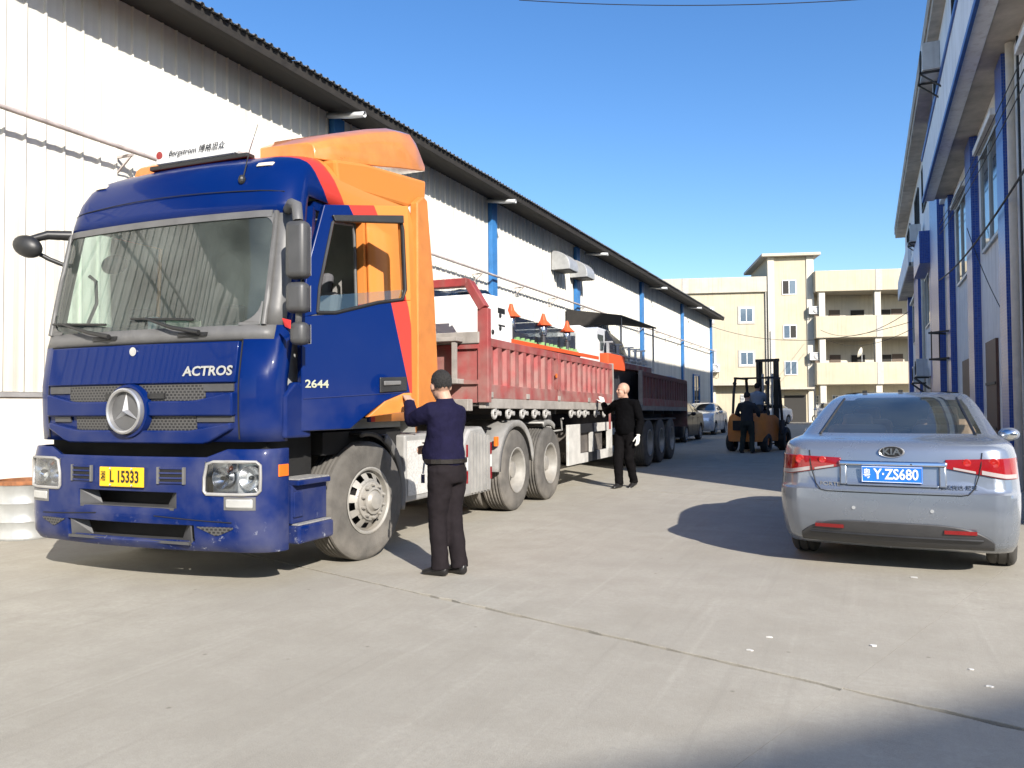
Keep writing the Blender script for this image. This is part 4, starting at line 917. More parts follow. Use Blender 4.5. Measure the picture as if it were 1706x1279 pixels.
def wheel(loc, side=1, front=True, spin=0, dual=False, parent=None, simple=False):
    t = bpy.data.objects.new('wheel', None); COL.objects.link(t); t.parent = parent or tr; t.location = loc; t.rotation_euler = (spin, 0, 0 if side > 0 else math.pi)
    for k in ((0,) if not dual else (0, 1)):
        o = mkobj('tyre', tyre_me.copy() if False else tyre_me, [], t); o.location = (-.158 - k * .335, 0, 0)
        if not tyre_me.materials: tyre_me.materials.append(m_rub); tyre_me.polygons.foreach_set('use_smooth', [True] * len(tyre_me.polygons)); tyre_me.set_sharp_from_angle(angle=R(28))
    k = 'front' if front else 'rear'
    if k not in RIMS:
        if front:
            a = MB().lathe([(.285, -.02), (.298, .004), (.285, .008), (.268, -.004), (.262, -.05), (.26, -.26)], (0, 0, 0), 'x', 44, caps=False).mesh('rim')
            a2 = MB(); a2.add(*[(q.v, q.f) for q in [ring_holes(.175, .262, .012, 10, -.05)]][0]); 
            a2.lathe([(.175, .012), (.172, .03), (.165, .034), (.12, .034), (.118, .06), (.10, .064), (.095, .05), (.085, .055), (.07, .085), (.02, .09), (.001, .09)], (0, 0, 0), 'x', 40, caps=False)
        else:
            a = MB().lathe([(.285, -.02), (.298, .004), (.285, .008), (.268, -.004), (.258, -.05), (.235, -.12), (.225, -.20), (.22, -.26)], (0, 0, 0), 'x', 44, caps=False).mesh('rim')
            a2 = MB(); a2.add(*[(q.v, q.f) for q in [ring_holes(.155, .225, -.16, 10, -.20)]][0])
            a2.lathe([(.155, -.16), (.12, -.155), (.115, -.09), (.105, -.06), (.06, -.05), (.02, -.048), (.001, -.048)], (0, 0, 0), 'x', 32, caps=False)
        dsc = a2.mesh('rim_disc'); nt_ = MB(); rr = .145 if front else .138; xo = .034 if front else -.155
        for q in range(10): an_ = 2 * math.pi * (q + .5) / 10; nt_.lathe([(.017, 0), (.017, .02), (.012, .035), (.002, .036)], (xo, rr * math.cos(an_), rr * math.sin(an_)), 'x', 8)
        nm = nt_.mesh('nuts')
        bkm = MB().lathe([(.25, -.24), (.01, -.24)], (0, 0, 0), 'x', 24, caps=False).mesh('back')
        for me, mt in ((a, m_rim), (dsc, m_rim), (nm, m_rim), (bkm, m_black)):
            me.materials.append(mt); me.polygons.foreach_set('use_smooth', [True] * len(me.polygons)); me.set_sharp_from_angle(angle=R(40))
        RIMS[k] = (a, dsc, nm, bkm)
    for nme, me in zip(('rim', 'wheel_disc', 'wheel_nuts', 'brake_drum'), RIMS[k]):
        o = bpy.data.objects.new(nme, me); COL.objects.link(o); o.parent = t; o.location = (0, 0, 0)
        if nme == 'wheel_nuts': o['kind'] = 'stuff'
    return t
RIMS = {}
w1 = wheel((1.24, 1.50, RW), 1, True, .3); w1.rotation_euler = (0, 0, R(-7)); wheel((-1.24, 1.50, RW), -1, True, .1)
for y in (5.08, 6.40):
    wheel((1.24, y, RW), 1, False, y, True); wheel((-1.24, y, RW), -1, False, y, True)
# --- mudguards
def fender(cy, r, a0, a1, x0, x1, name, mat, th=.03, lip=.05, zc=RW, n=18):
    pts = [(cy + r * math.cos(R(a)), zc + r * math.sin(R(a))) for a in frange(a0, a1, n)]
    mb = MB().grid(lambda p, x: (x, p[0], p[1]), pts, [x0, x1]); pts2 = [(cy + (r - lip) * math.cos(R(a)), zc + (r - lip) * math.sin(R(a))) for a in frange(a0, a1, n)]
    o = len(mb.v); N = len(pts)
    mb.add([(x1, p[0], p[1]) for p in pts] + [(x1, p[0], p[1]) for p in pts2], [(i, i + 1, i + 1 + N, i + N) for i in range(N - 1)])
    return mb.build(name, mat, tr, smooth=40, solid=-th)
fender(1.50, .60, -12, 100, .86, 1.21, 'front_mudguard', m_bplast, lip=.03)
fender(1.50, .645, -14, 62, 1.10, 1.23, 'mudguard_edge', m_gplast, lip=.07)
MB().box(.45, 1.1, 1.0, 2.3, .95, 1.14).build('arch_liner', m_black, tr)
fender(5.08, .64, 8, 178, .62, 1.235, 'rear_mudguard', m_greymetal, lip=.07); fender(6.40, .62, 60, 110, .66, 1.2, 'rear_mudguard', m_greymetal, lip=.06)
fender(5.08, .64, 8, 178, -1.235, -.62, 'rear_mudguard', m_greymetal, lip=.07)
# --- chassis side equipment
for x in (-.42, .42): MB().box(x - .04, x + .04, .5, 7.2, .74, 1.0).build('chassis_rail', m_dirtymetal, tr, bevel=.01)
for y in (1.5, 5.08, 6.40): MB().tube([(-.95, y, RW), (.95, y, RW)], .09, 12).ellipsoid((0, y, RW), (.25, .25, .25), 12, 8).build('axle', m_dirtymetal, tr, smooth=60)
MB().box(-.38, .38, .3, 2.2, .55, 1.15).build('engine', m_black, tr, bevel=.03)
MB().box(.70, 1.20, 2.22, 2.72, .42, 1.08).build('battery_box', m_greymetal, tr, bevel=.02)
MB().box(1.2, 1.21, 2.26, 2.68, .48, 1.02).build('battery_cover', M('cover_mesh', (.5, .49, .46), .6, var=.3, scale=60), tr)
MB().prism([(2.78, .45), (2.84, .40), (3.42, .40), (3.48, .45), (3.48, 1.02), (3.42, 1.08), (2.84, 1.08), (2.78, 1.02)], 'x', .62, 1.2).build('fuel_tank', m_greymetal, tr, bevel=.03)
bx_ = MB().prism([(3.55, .33), (4.32, .33), (4.36, .9), (4.05, 1.12), (3.7, 1.10), (3.55, .95)], 'x', .7, 1.205).build('side_box', m_greymetal, tr, bevel=.03)
for q in range(6): o = MB().prism([(3.74 + q * .09, .36), (3.775 + q * .09, .36), (3.775 + q * .09, 1.06 - q * .01), (3.74 + q * .09, 1.06 - q * .01)], 'x', 1.2, 1.222).build('box_rib', m_greymetal); o.parent = bx_
for y in (3.62, 4.30):
    for z, mt in ((.55, m_red), (.70, m_acw), (.85, m_red)):
        MB().box(1.206, 1.211, y - .02, y + .02, z - .07, z + .07).build('reflective_tape', mt, bx_)
MB().box(1.19, 1.23, 4.42, 4.50, .86, .98).build('marker_lamp', m_amber, tr, bevel=.01)
MB().tube([(.9, 2.55, 1.2), (1.05, 2.55, 1.15), (1.1, 2.65, 1.3), (.9, 2.9, 1.35)], .03, 7).tube([(.8, 2.5, 1.3), (1.0, 2.62, 1.2), (1.05, 2.7, 1.12)], .022, 7).build('air_hoses', m_bplast, tr, smooth=60)
MB().lathe([(.01, 0), (.16, 0), (.16, .5), (.01, .5)], (.2, 2.62, .5), 'z', 16).build('exhaust_can', m_greymetal, tr, smooth=40)
MB().box(-.5, .5, 4.9, 5.9, 1.0, 1.12).build('fifth_wheel', m_dirtymetal, tr, bevel=.03)
# ================================================================ semi-trailer
sh_ = -.010
tl = thing('semi_trailer', 'dusty red dropside semi-trailer with ribbed panels behind the tractor', 'trailer', TO, TR)
m_tred = M('trailer_red', (.27, .036, .036), .65, var=.35, scale=3, dust=((.28, .185, .16), 1.2, 2.9, .95), streak=.45)
m_tred_shaded = M('trailer_red_shaded', (.13, .035, .035), .65, var=.3, scale=3, dust=((.2, .17, .15), 1.0, 2.0, .7), streak=.3)  # darker copy of the trailer red, with the rear panels' shade in its colour
m_tframe = M('trailer_frame', (.05, .045, .042), .8, var=.3, dust=((.25, .22, .19), .6, 1.5, .5))
m_tgrey = M('trailer_dusty_grey', (.28, .26, .235), .75, var=.25, scale=5, streak=.3)
def T(mb, name, mat, parent=None, shear=True, **k):
    if shear: mb.v = [(p[0], p[1], p[2] + sh_ * (p[1] - 4)) for p in mb.v]
    return mb.build(name, mat, parent or tl, **k)
def ribbed(y0, y1, z0, z1, x, n, mat, name='side_panel'):
    pit = (y1 - y0) / n; pts = []
    for i in range(n):
        a = y0 + i * pit; pts += [(a, x), (a + pit * .42, x), (a + pit * .52, x - .045), (a + pit * .90, x - .045)]
    pts.append((y1, x)); N = len(pts); zr = [z0 + .16, z1 - .09]
    mb = MB().add([(q, p, z) for z in zr for p, q in pts], [(i, i + 1, i + 1 + N, i + N) for i in range(N - 1)])
    p = T(mb, name, mat, solid=-.012)
    for za, zb, nm in ((z1 - .10, z1, 'top_rail'), (z0, z0 + .17, 'bottom_rail')):
        mm = MB().box(x - .055, x + .012, y0 + .01, y1 - .01, za, zb); o = T(mm, nm, mat if nm == 'top_rail' else m_tred, bevel=.008); o.parent = p
    for yy in (y0 + .01, y1 - .06):
        mm = MB().box(x - .05, x + .018, yy, yy + .05, z0 + .17, z1 - .1); o = T(mm, 'end_stile', mat); o.parent = p
    return p
Zb, Zt = 1.45, 2.18
ribbed(4.16, 6.74, Zb, Zt, 1.24, 9, m_tred); ribbed(6.78, 9.9, Zb, Zt, 1.24, 11, m_tred); ribbed(12.45, 18.0, Zb - .02, Zt, 1.24, 17, m_tred_shaded)
ribbed(4.16, 18.0, Zb, Zt, -1.18, 44, m_tred_shaded)
T(MB().box(1.16, 1.25, 4.05, 18.0, 1.33, 1.455), 'side_rail', m_tgrey, bevel=.01); T(MB().box(-1.25, -1.16, 4.05, 18.0, 1.33, 1.455), 'side_rail', m_tgrey)
T(MB().box(-1.16, 1.16, 4.05, 18.0, 1.36, 1.44), 'deck', m_tframe)
for x in (-.5, .5): T(MB().prism([(4.1, 1.2), (6.8, 1.2), (7.6, .95), (17.8, .95), (17.8, 1.35), (4.1, 1.35)], 'x', x - .06, x + .06), 'main_beam', m_tframe)
for i in range(12):
    y = 4.5 + i * 1.18; T(MB().box(-1.15, 1.15, y, y + .08, 1.26, 1.355), 'cross_member', m_tframe)
for y in (9.94, 12.38): T(MB().box(1.17, 1.25, y, y + .07, 1.44, 2.2), 'stake', m_tgrey)
for y in (4.16, 5.4, 6.72, 8.3, 9.85):
    T(MB().box(1.24, 1.268, y, y + .1, 1.46, 1.53), 'panel_hinge', m_tgrey, bevel=.006)
T(MB().box(-1.25, 1.25, 17.98, 18.05, .9, 2.15), 'tail_board', m_tred_shaded)
T(MB().box(1.255, 1.262, 6.62, 6.68, 1.80, 1.86), 'reflector', m_amber)
# bulkhead with cropped corners
fr = [(-1.24, 1.40), (-1.24, 2.52), (-1.04, 2.84), (1.04, 2.84), (1.24, 2.52), (1.24, 1.40)]
for a, b in zip(fr, fr[1:]): T(MB().bar((a[0], 4.05, a[1]), (b[0], 4.05, b[1]), .14, .10), 'bulkhead_frame', m_tred, bevel=.01)
T(MB().box(1.17, 1.245, 4.06, 4.16, 1.33, 2.5), 'corner_post', m_tred, bevel=.01)
T(MB().box(-1.18, 1.18, 4.02, 4.05, 1.40, 2.10), 'bulkhead_panel', m_tred)
for z in (1.62, 2.04): T(MB().box(-1.18, 1.18, 3.98, 4.02, z, z + .05), 'bulkhead_rib', m_tred)
T(MB().box(-1.2, 1.2, 3.97, 4.09, 2.10, 2.24), 'bulkhead_beam', m_tgrey, bevel=.01)
for x in (-.45, .35): T(MB().tube([(x, 4.05, 2.2), (x, 4.05, 2.8)], .03, 8), 'bulkhead_bar', m_tred, smooth=60)
rk = T(MB().box(.30, 1.0, 3.80, 4.0, 1.62, 1.68), 'rack_shelf', m_tgrey, bevel=.008)
for x in (.32, .62, .92): T(MB().box(x, x + .05, 3.82, 3.87, 1.68, 2.12), 'rack_upright', m_tgrey)
T(MB().box(.30, 1.0, 3.80, 3.98, 2.12, 2.17), 'rack_top', m_tgrey, bevel=.006)
T(MB().box(-.9, 1.1, 3.88, 4.02, 1.30, 1.44), 'front_step', m_tgrey, bevel=.01)
T(MB().box(1.25, 1.275, 9.62, 9.68, .98, 1.40), 'locking_bar', m_tred)
# rope winches
wpts = (4.38, 4.83, 5.32, 5.78, 6.23, 7.45, 7.87, 8.2, 8.85, 9.4)
tor = MB(); rr_ = []
for k in range(13): a = 2 * math.pi * k / 12; rr_.append((0, .055 * math.cos(a), .055 * math.sin(a)))
tor.tube(rr_, .020, 6, caps=False); tor.cbox((0, .0, .05), (.05, .05, .06)); tor.lathe([(.03, -.05), (.03, .05)], (0, .085, .0), 'x', 10); tor.bar((0, .02, .0), (.0, .11, .03), .03)
wm = tor.mesh('winch'); wm.materials.append(M('winch_metal', (.42, .41, .39), .5, metal=.3, var=.2))
for y in wpts:
    o = bpy.data.objects.new('rope_winch', wm); COL.objects.link(o); o.parent = tl; o.location = (1.22, y, 1.27 + sh_ * (y - 4))
# landing legs, side guard
for x in (-.85, .85):
    T(MB().box(x - .08, x + .08, 7.2, 7.36, .32, 1.3), 'landing_leg', m_greymetal, bevel=.01, shear=False); T(MB().box(x - .15, x + .15, 7.12, 7.44, .27, .32), 'landing_foot', m_greymetal, shear=False)
MB().tube([(.93, 7.28, .95), (1.12, 7.3, .98), (1.14, 7.2, 1.15), (1.18, 7.18, 1.16)], .015, 6).build('landing_crank', m_greymetal, tl)
m_refw = M('guard_white', (.48, .47, .44), .6, var=.15, streak=.2)
MB().box(1.12, 1.16, 7.5, 8.15, .40, 1.05).build('side_guard', m_refw, tl, bevel=.006)
for y0, y1, z0, z1, mt in ((8.15, 9.0, .90, 1.05, m_bplast), (9.0, 9.9, .90, 1.05, m_refw), (8.15, 8.6, .40, .56, m_refw), (8.6, 9.15, .40, .56, m_bplast), (9.15, 10.2, .40, .56, m_refw), (8.75, 8.95, .56, .90, m_refw), (9.9, 10.2, .40, 1.05, m_refw)):
    MB().box(1.122, 1.158, y0, y1, z0, z1).build('guard_rail', mt, tl)
MB().box(.6, 1.1, 8.3, 9.7, .55, 1.0).build('tool_box', m_tframe, tl, bevel=.02)
for y in (13.15, 14.45, 15.75):
    wheel((1.24, y, RW), 1, False, y, True, tl); wheel((-1.24, y, RW), -1, False, y, True, tl)
    MB().tube([(-.9, y, RW), (.9, y, RW)], .08, 10).build('axle', m_dirtymetal, tl)
T(MB().box(.95, 1.22, 12.6, 16.4, 1.12, 1.16), 'wheel_cover', m_tframe)
def at(x, y, z): return TO + Matrix.Rotation(TR, 3, 'Z') @ Vector((x, y, z))

# ================================================================ load
m_mw = M('machine_white', (.78, .78, .75), .4, var=.05, scale=2)
m_film = glass('clear_film', (.82, .84, .84), .10, .12)
m_orange = M('orange_cap', (.62, .085, .02), .6, var=.1)
m_green = M('green_strip', (.22, .40, .16), .6)
m_base = M('machine_base', (.035, .035, .04), .5)
mc = thing('packaging_machine', 'long white machine with three orange caps and clear guards on the trailer', 'machine', at(0, 4.6, 1.44), TR)
MB().box(-.55, .97, .05, 5.5, 0, .78).build('base_frame', m_base, mc, bevel=.01)
MB().box(.90, .985, .95, 5.35, .78, .84).build('red_rail', m_orange, mc)
MB().prism([(.10, .70), (1.02, .70), (1.02, 1.08), (.70, 1.38), (.10, 1.36)], 'x', -.45, .98).build('end_cabinet', m_mw, mc, bevel=.03)
MB().prism([(4.2, .70), (5.45, .70), (5.45, 1.14), (5.0, 1.30), (4.2, 1.33)], 'x', -.45, .98).build('end_cabinet', m_mw, mc, bevel=.03)
for (y, z) in ((.55, 1.12), (.55, .95), (.3, .88)): MB().lathe([(.001, 0), (.035, 0), (.03, .015), (.001, .015)], (.98, y, z), 'x', 12).build('control_knob', m_bplast, mc)
MB().box(.98, .985, .48, .72, 1.15, 1.22).build('label_plate', m_ink, mc); MB().box(.98, .985, .5, .72, .98, 1.0).build('label_plate', m_ink, mc)
for k in range(3):
    y0 = 1.10 + k * 1.05; MB().box(.05, .93, y0, y0 + .95, .86, 1.18).build('guard_cover', m_film, mc)
    MB().box(.55, .85, y0 + .1, y0 + .85, .84, .98).build('feed_block', M('ivory', (.62, .60, .48), .5), mc)
    g = MB(); 
    for q in range(9): g.bar((.955, y0 + .05 + q * .1, .80), (.955, y0 + .07 + q * .1, .86 + .03 * (q % 2)), .05, .01)
    o = g.build('green_fringe', m_green, mc); o['kind'] = 'stuff'
MB().box(-.5, -.1, 1.0, 4.3, .78, 1.25).build('rear_housing', m_base, mc)
for y in (1.07, 2.40, 3.58):
    p = MB().tube([(.93, y, .80), (.93, y, 1.02)], .045, 10).build('motor_post', m_base, mc, smooth=60)
    MB().lathe([(.055, 0), (.06, .02), (.06, .14), (.05, .16)], (.93, y, 1.0), 'z', 14).build('motor', m_chrome, mc, smooth=50)
    cn = MB(); n = 10; rg = []
    for r, z in ((.13, 1.155), (.085, 1.20), (.05, 1.24), (.02, 1.34)): rg.append([(.93 + r * (1 + .18 * math.sin(3 * a)) * math.cos(a), y + r * (1 + .15 * math.cos(2 * a)) * math.sin(a), z) for a in [2 * math.pi * k / n for k in range(n)]])
    cn.loft(rg).build('orange_cap', m_orange, mc)
fl = MB().grid(lambda y, x: (x, y, 1.40 + .05 * math.sin(9 * y) * math.cos(7 * x) + .06 * math.sin(4 * x)), frange(.1, .75, 8), frange(-.3, .95, 10)).build('plastic_wrap', m_film, mc, smooth=60)
# second machine, wrapped, in the middle of the trailer
m2 = thing('wrapped_machine', 'grey machine wrapped in clear film above the open middle of the trailer', 'machine', at(0, 10.3, 1.42), TR)
MB().box(-.7, .9, .0, 4.6, 0, .80).build('base_frame', m_base, m2); MB().box(-.75, .95, -.05, 4.7, .80, .86).build('table', m_gal, m2, bevel=.01)
MB().prism([(.3, .86), (2.1, .86), (1.9, 1.32), (1.1, 1.50), (.5, 1.50), (.3, 1.42)], 'x', -.3, .75).build('hood', M('machine_grey', (.50, .52, .55), .4, var=.1), m2, bevel=.03)
MB().box(.76, .77, .38, .75, 1.05, 1.35).build('hood_window', m_glassd, m2)
MB().add([(.78, .9, 1.49), (.80, 2.2, 1.30), (.85, 2.6, .88), (.8, .9, 1.0)], [(0, 1, 2, 3)]).build('film_sheet', m_film, m2, solid=-.004)
fm = MB()
for y in (.8, 1.6, 2.6, 3.2, 3.8): fm.bar((.85, y, .86), (.85, y, 1.22), .05).bar((.65, y, 1.22), (.95, y, 1.22), .06, .03)
fm.bar((.85, .8, 1.0), (.85, 4.2, 1.0), .04); fm.build('guide_stands', m_gal, m2)['kind'] = 'stuff'
for y in (3.1, 3.6, 4.2): MB().tube([(-.3, y, .95), (.9, y, .95)], .05, 10).build('roller', m_gal, m2, smooth=60)
os_ = MB().box(.90, 1.1, 10.2, 11.5, 2.08, 2.38); os_.v = [(p[0], p[1] - 10.2, p[2] - 2.08) for p in os_.v]
o = os_.build('orange_crate', m_orange, bevel=.01); o.location = at(0, 10.2, 2.06); o.rotation_euler = (0, 0, TR); tag(o, 'bright orange panel box on the trailer beside the white cabinet', 'box')
o = MB().box(.6, 1.05, 0, 2.8, 0, .12).build('red_beam', m_tred, bevel=.01); o.location = at(0, 11.5, 2.12); o.rotation_euler = (0, 0, TR); tag(o, 'red steel beam lying across the open middle of the trailer', 'beam')
# tarpaulin-covered goods at the rear
def tarp(u, v): return (u, v, 2.06 + .22 * max(0, 1 - ((u) / 1.15) ** 4) * (.8 + .3 * math.sin(v * 1.7)) + .03 * math.sin(7 * u + 3 * v) + .02 * math.sin(13 * v) - 1.42)
o = MB().grid(tarp, frange(-1.15, 1.15, 16), frange(0, 4.4, 30)).build('tarpaulin', M('grey_tarp', (.30, .32, .36), .5, var=.25, scale=2), smooth=60, solid=-.01)
o.location = at(0, 13.3, 1.33); o.rotation_euler = (0, 0, TR); tag(o, 'crumpled grey tarpaulin over goods at the rear of the trailer', 'tarpaulin')
# ================================================================ cars
def sedan_levels(h=1.0): return [  # z, rear y, front y, half width, corner rx, corner ry
    (.19, .22, 4.36, .835, .22, .22), (.25, .13, 4.44, .858, .22, .24), (.34, .075, 4.50, .872, .23, .26), (.46, .035, 4.53, .882, .23, .28), (.56, .025, 4.53, .886, .23, .28),
    (.655, .03, 4.52, .887, .23, .28), (.67, .055, 4.52, .885, .23, .28), (.76, .075, 4.49, .880, .23, .28), (.86, .085, 4.44, .872, .23, .28), (.94, .10, 4.30, .866, .24, .27), (1.0, .115, 4.0, .85, .23, .26), (1.035, .16, 3.75, .83, .22, .24),
    (1.06, .30, 3.5, .80, .20, .2), (1.075, .52, 3.30, .765, .16, .16), (1.13, .66, 3.14, .735, .14, .13), (1.22, .87, 2.92, .69, .13, .12), (1.31, 1.09, 2.68, .645, .12, .12), (1.385, 1.29, 2.46, .60, .12, .12), (1.43, 1.46, 2.28, .555, .14, .14), (1.455, 1.66, 2.1, .49, .16, .16), (1.465, 1.85, 1.95, .40, .16, .05)]
LV = sedan_levels()
def lv(z, k): return lerp([(l[0], l[k]) for l in LV], z)
def car_y(x, z):
    y0, w, rx, ry = lv(z, 1), lv(z, 3), lv(z, 4), lv(z, 5); a = abs(x); q = w - rx; y = y0 + .05 * min(1, (a / q) ** 2)
    if a > q: t = min(1, (a - q) / rx); y += ry * (1 - math.sqrt(max(0, 1 - t * t)))
    return y
CA = [0, 15, 30, 45, 60, 75, 90]; CF = [.8, .6, .3, 0, -.3, -.6, -.8]; CS = [.06, .16, .26, .36, .46, .56, .66, .76, .86, .95]
UC = [('r', 0, f) for f in reversed(CF)] + [('ra', 1, a) for a in CA] + [('s', 1, f) for f in CS] + [('fa', 1, a) for a in reversed(CA)] + [('f', 0, f) for f in CF] + [('fa', -1, a) for a in CA] + [('s', -1, f) for f in reversed(CS)] + [('ra', -1, a) for a in reversed(CA)]
def car_pt(u, z):
    k, s, q = u; yr, yf, w, rx, ry = [lv(z, i) for i in (1, 2, 3, 4, 5)]; e = w - rx
    if k == 'r': return (q * e, yr + .05 * q * q, z)
    if k == 'f': return (q * e, yf - .09 * q * q, z)
    if k == 'ra': return (s * (e + rx * math.sin(R(q))), yr + .05 + ry * (1 - math.cos(R(q))), z)
    if k == 'fa': return (s * (e + rx * math.sin(R(q))), yf - .09 - (ry + .1) * (1 - math.cos(R(q))), z)
    a = yr + .05 + ry; b = yf - .19 - ry; return (s * w, a + (b - a) * q, z)
UCC = UC + [UC[0]]; ZC = [l[0] for l in LV]; ZC = sorted(set(ZC + [.91, .97, 1.10, 1.18, 1.27, 1.35, 1.41]))
def ccls(i, j):
    zm = (ZC[j] + ZC[j + 1]) / 2; u, w = UCC[i], UCC[i + 1]
    if 1.10 < zm < 1.41:
        if u[0] == 'r' and w[0] == 'r': return 'rear_window'
        if u[0] in ('r', 'ra') and w[0] in ('r', 'ra') and (u[0] == 'r' or u[2] <= 0) and (w[0] == 'r' or w[2] <= 15) and 1.10 < zm < 1.385: return 'rear_window'
        if u[0] == 'f' and w[0] == 'f': return 'windscreen'
        if u[0] in ('f', 'fa') and w[0] in ('f', 'fa'): return 'windscreen' if min(u[2] if u[0] == 'fa' else 0, w[2] if w[0] == 'fa' else 0) < 40 else 'b'
        if u[0] == 's' and w[0] == 's' and zm < 1.40: return 'side_window' if CS.index(u[2]) + CS.index(w[2]) not in (9,) else 'b'
    return 'b'
_carm = {}
def car_meshes():
    if _carm: return _carm
    mb = MB().grid(car_pt, UCC, ZC, lambda i, j: ccls(i, j) == 'b'); mb.add([car_pt(u, ZC[-1]) for u in UC], [tuple(range(len(UC)))]); mb.add([car_pt(u, ZC[0]) for u in UC], [tuple(range(len(UC)))])
    # wheel arches: drop faces whose centre lies in the wheel circle, snap the rest to it
    me = mb.mesh('car_body'); bm = bmesh.new(); bm.from_mesh(me)
    bmesh.ops.subdivide_edges(bm, edges=[e for e in bm.edges if all(v.co.z < .80 and abs(v.co.x) > .55 for v in e.verts)], cuts=2, use_grid_fill=True)
    for cy in (.95, 3.62):
        RA = .37
        kill = [f for f in bm.faces if math.hypot(f.calc_center_median().y - cy, f.calc_center_median().z - .31) < RA and abs(f.calc_center_median().x) > .5 and f.calc_center_median().z > .2 - .001]
        bmesh.ops.delete(bm, geom=kill, context='FACES')
        for v in bm.verts:
            d = math.hypot(v.co.y - cy, v.co.z - .31)
            if abs(v.co.x) > .5 and v.is_boundary and d < RA + .10 and v.co.z > .25:
                v.co.y = cy + (v.co.y - cy) * RA / d; v.co.z = .31 + (v.co.z - .31) * RA / d
    bmesh.ops.delete(bm, geom=[v for v in bm.verts if not v.link_faces], context='VERTS')
    bm.to_mesh(me); bm.free(); _carm['body'] = me
    for c in ('rear_window', 'windscreen'): _carm[c] = MB().grid(car_pt, UCC, ZC, lambda i, j: ccls(i, j) == c).mesh(c)
    _carm['sl'] = MB().grid(car_pt, UCC, ZC, lambda i, j: ccls(i, j) == 'side_window' and car_pt(UCC[i], 1.2)[0] < 0).mesh('sw')
    _carm['sr'] = MB().grid(car_pt, UCC, ZC, lambda i, j: ccls(i, j) == 'side_window' and car_pt(UCC[i], 1.2)[0] > 0).mesh('sw')
    ty = MB().lathe([(.20, -.09), (.215, -.10), (.28, -.105), (.305, -.09), (.315, -.07), (.315, -.045), (.305, -.04), (.305, -.03), (.315, -.025), (.315, .025), (.305, .03), (.305, .04), (.315, .045), (.315, .07), (.305, .09), (.28, .105), (.215, .10), (.20, .09)], (0, 0, 0), 'x', 32, closed=True).mesh('tyre')
    rm_ = MB().lathe([(.20, .085), (.21, .10), (.19, .08), (.18, -.05)], (0, 0, 0), 'x', 28, caps=False)
    for k in range(5): a = 2 * math.pi * k / 5; rm_.bar((.07, 0, 0), (.075, .19 * math.cos(a), .19 * math.sin(a)), .07, .02)
    rm_.lathe([(.05, .06), (.045, .085), (.001, .09)], (0, 0, 0), 'x', 14, caps=False)
    _carm['tyre'] = ty; _carm['rim'] = rm_.mesh('rim'); _carm['drum'] = MB().lathe([(.19, -.04), (.001, -.04)], (0, 0, 0), 'x', 20, caps=False).mesh('drum')
    for k in ('tyre', 'rim', 'drum'): _carm[k].polygons.foreach_set('use_smooth', [True] * len(_carm[k].polygons)); _carm[k].set_sharp_from_angle(angle=R(35))
    ty.materials.append(M('car_tyre', (.03, .03, .03), .85, var=.3, dust=((.25, .23, .2), -.3, .3, .3))); _carm['rim'].materials.append(m_gal); _carm['drum'].materials.append(m_black)
    return _carm
m_cglass = glass('car_glass', (.66, .70, .72), .10, film=.04)
def sedan(name, label, paint, loc, rz, detail=True, group=None):
    cm = car_meshes(); t = thing(name, label, 'car', loc, rz, group)
    b = mkobj('body', cm['body'].copy(), paint, t, smooth=50)
    for c in ('rear_window', 'windscreen'): mkobj(c, cm[c].copy(), m_cglass, t, smooth=60)
    mkobj('side_window', cm['sl'].copy(), m_cglass, t, smooth=60); mkobj('side_window', cm['sr'].copy(), m_cglass, t, smooth=60)
    for x in (-.77, .77):
        for y in (.95, 3.62):
            w = bpy.data.objects.new('wheel', None); COL.objects.link(w); w.parent = t; w.location = (x, y, .315); w.rotation_euler = (0, 0, 0 if x > 0 else math.pi)
            for k in ('tyre', 'rim', 'drum'): o = bpy.data.objects.new({'drum': 'brake_drum'}.get(k, k), cm[k]); COL.objects.link(o); o.parent = w
    MB().box(-.72, .72, .3, 4.2, .20, .24).build('underbody', m_black, t); MB().box(-.6, .6, .45, 3.9, .24, .62).build('wheel_wells', m_black, t)
    for s in (-1, 1):
        mm = MB().ellipsoid((s * .95, 2.72, 1.03), (.10, .055, .07), 14, 8).build('mirror', paint, t, smooth=80)
        o = MB().ellipsoid((s * .95, 2.695, 1.03), (.085, .04, .055), 12, 6).build('mirror_glass', m_chrome, mm, smooth=80); MB().bar((s * .80, 2.75, 1.0), (s * .9, 2.74, 1.01), .05, .03).build('mirror_foot', m_bplast, mm)
        for y in (1.35, 2.2): MB().box(s * .872, s * .895, y, y + .16, .865, .89).build('door_handle', paint, t, bevel=.008)
        for y in (1.62, 2.55): MB().tube([(s * (lv(z, 3) + .001), y - (.08 if z > 1.0 else 0), z) for z in frange(.36, 1.02, 8)], .004, 4).build('door_gap', m_black, t)
    return t
def front_face(t):
    fy = lambda x, z: -(lv(z, 2) - .09 * min(1, abs(x) / .62) ** 2 - (.34 * (1 - math.sqrt(max(0, 1 - min(1, max(0, abs(x) - .62) / .26) ** 2)))))
    for s in (-1, 1):
        o = patch(fy, *((.42, .84) if s > 0 else (-.84, -.42)), .78, .64, .01, .03, 8, 2); o.v = [(p[0], -p[1], p[2]) for p in o.v]; o.build('headlight', m_lamp, t)
    for z0, z1, w in ((.60, .74, .36), (.34, .48, .5)): o = patch(fy, -w, w, z1, z0, .008, .03, 10, 2); o.v = [(p[0], -p[1], p[2]) for p in o.v]; o.build('grille', m_bplast, t)
    o = patch(fy, -.22, .22, .56, .50, .02, .03, 4, 1); o.v = [(p[0], -p[1], p[2]) for p in o.v]; o.build('number_plate', m_blue, t)
m_silver = M('silver_paint', (.245, .28, .335), .27, metal=.6, var=.03, scale=2, coat=.6, dust=((.27, .25, .22), .1, .8, .2))
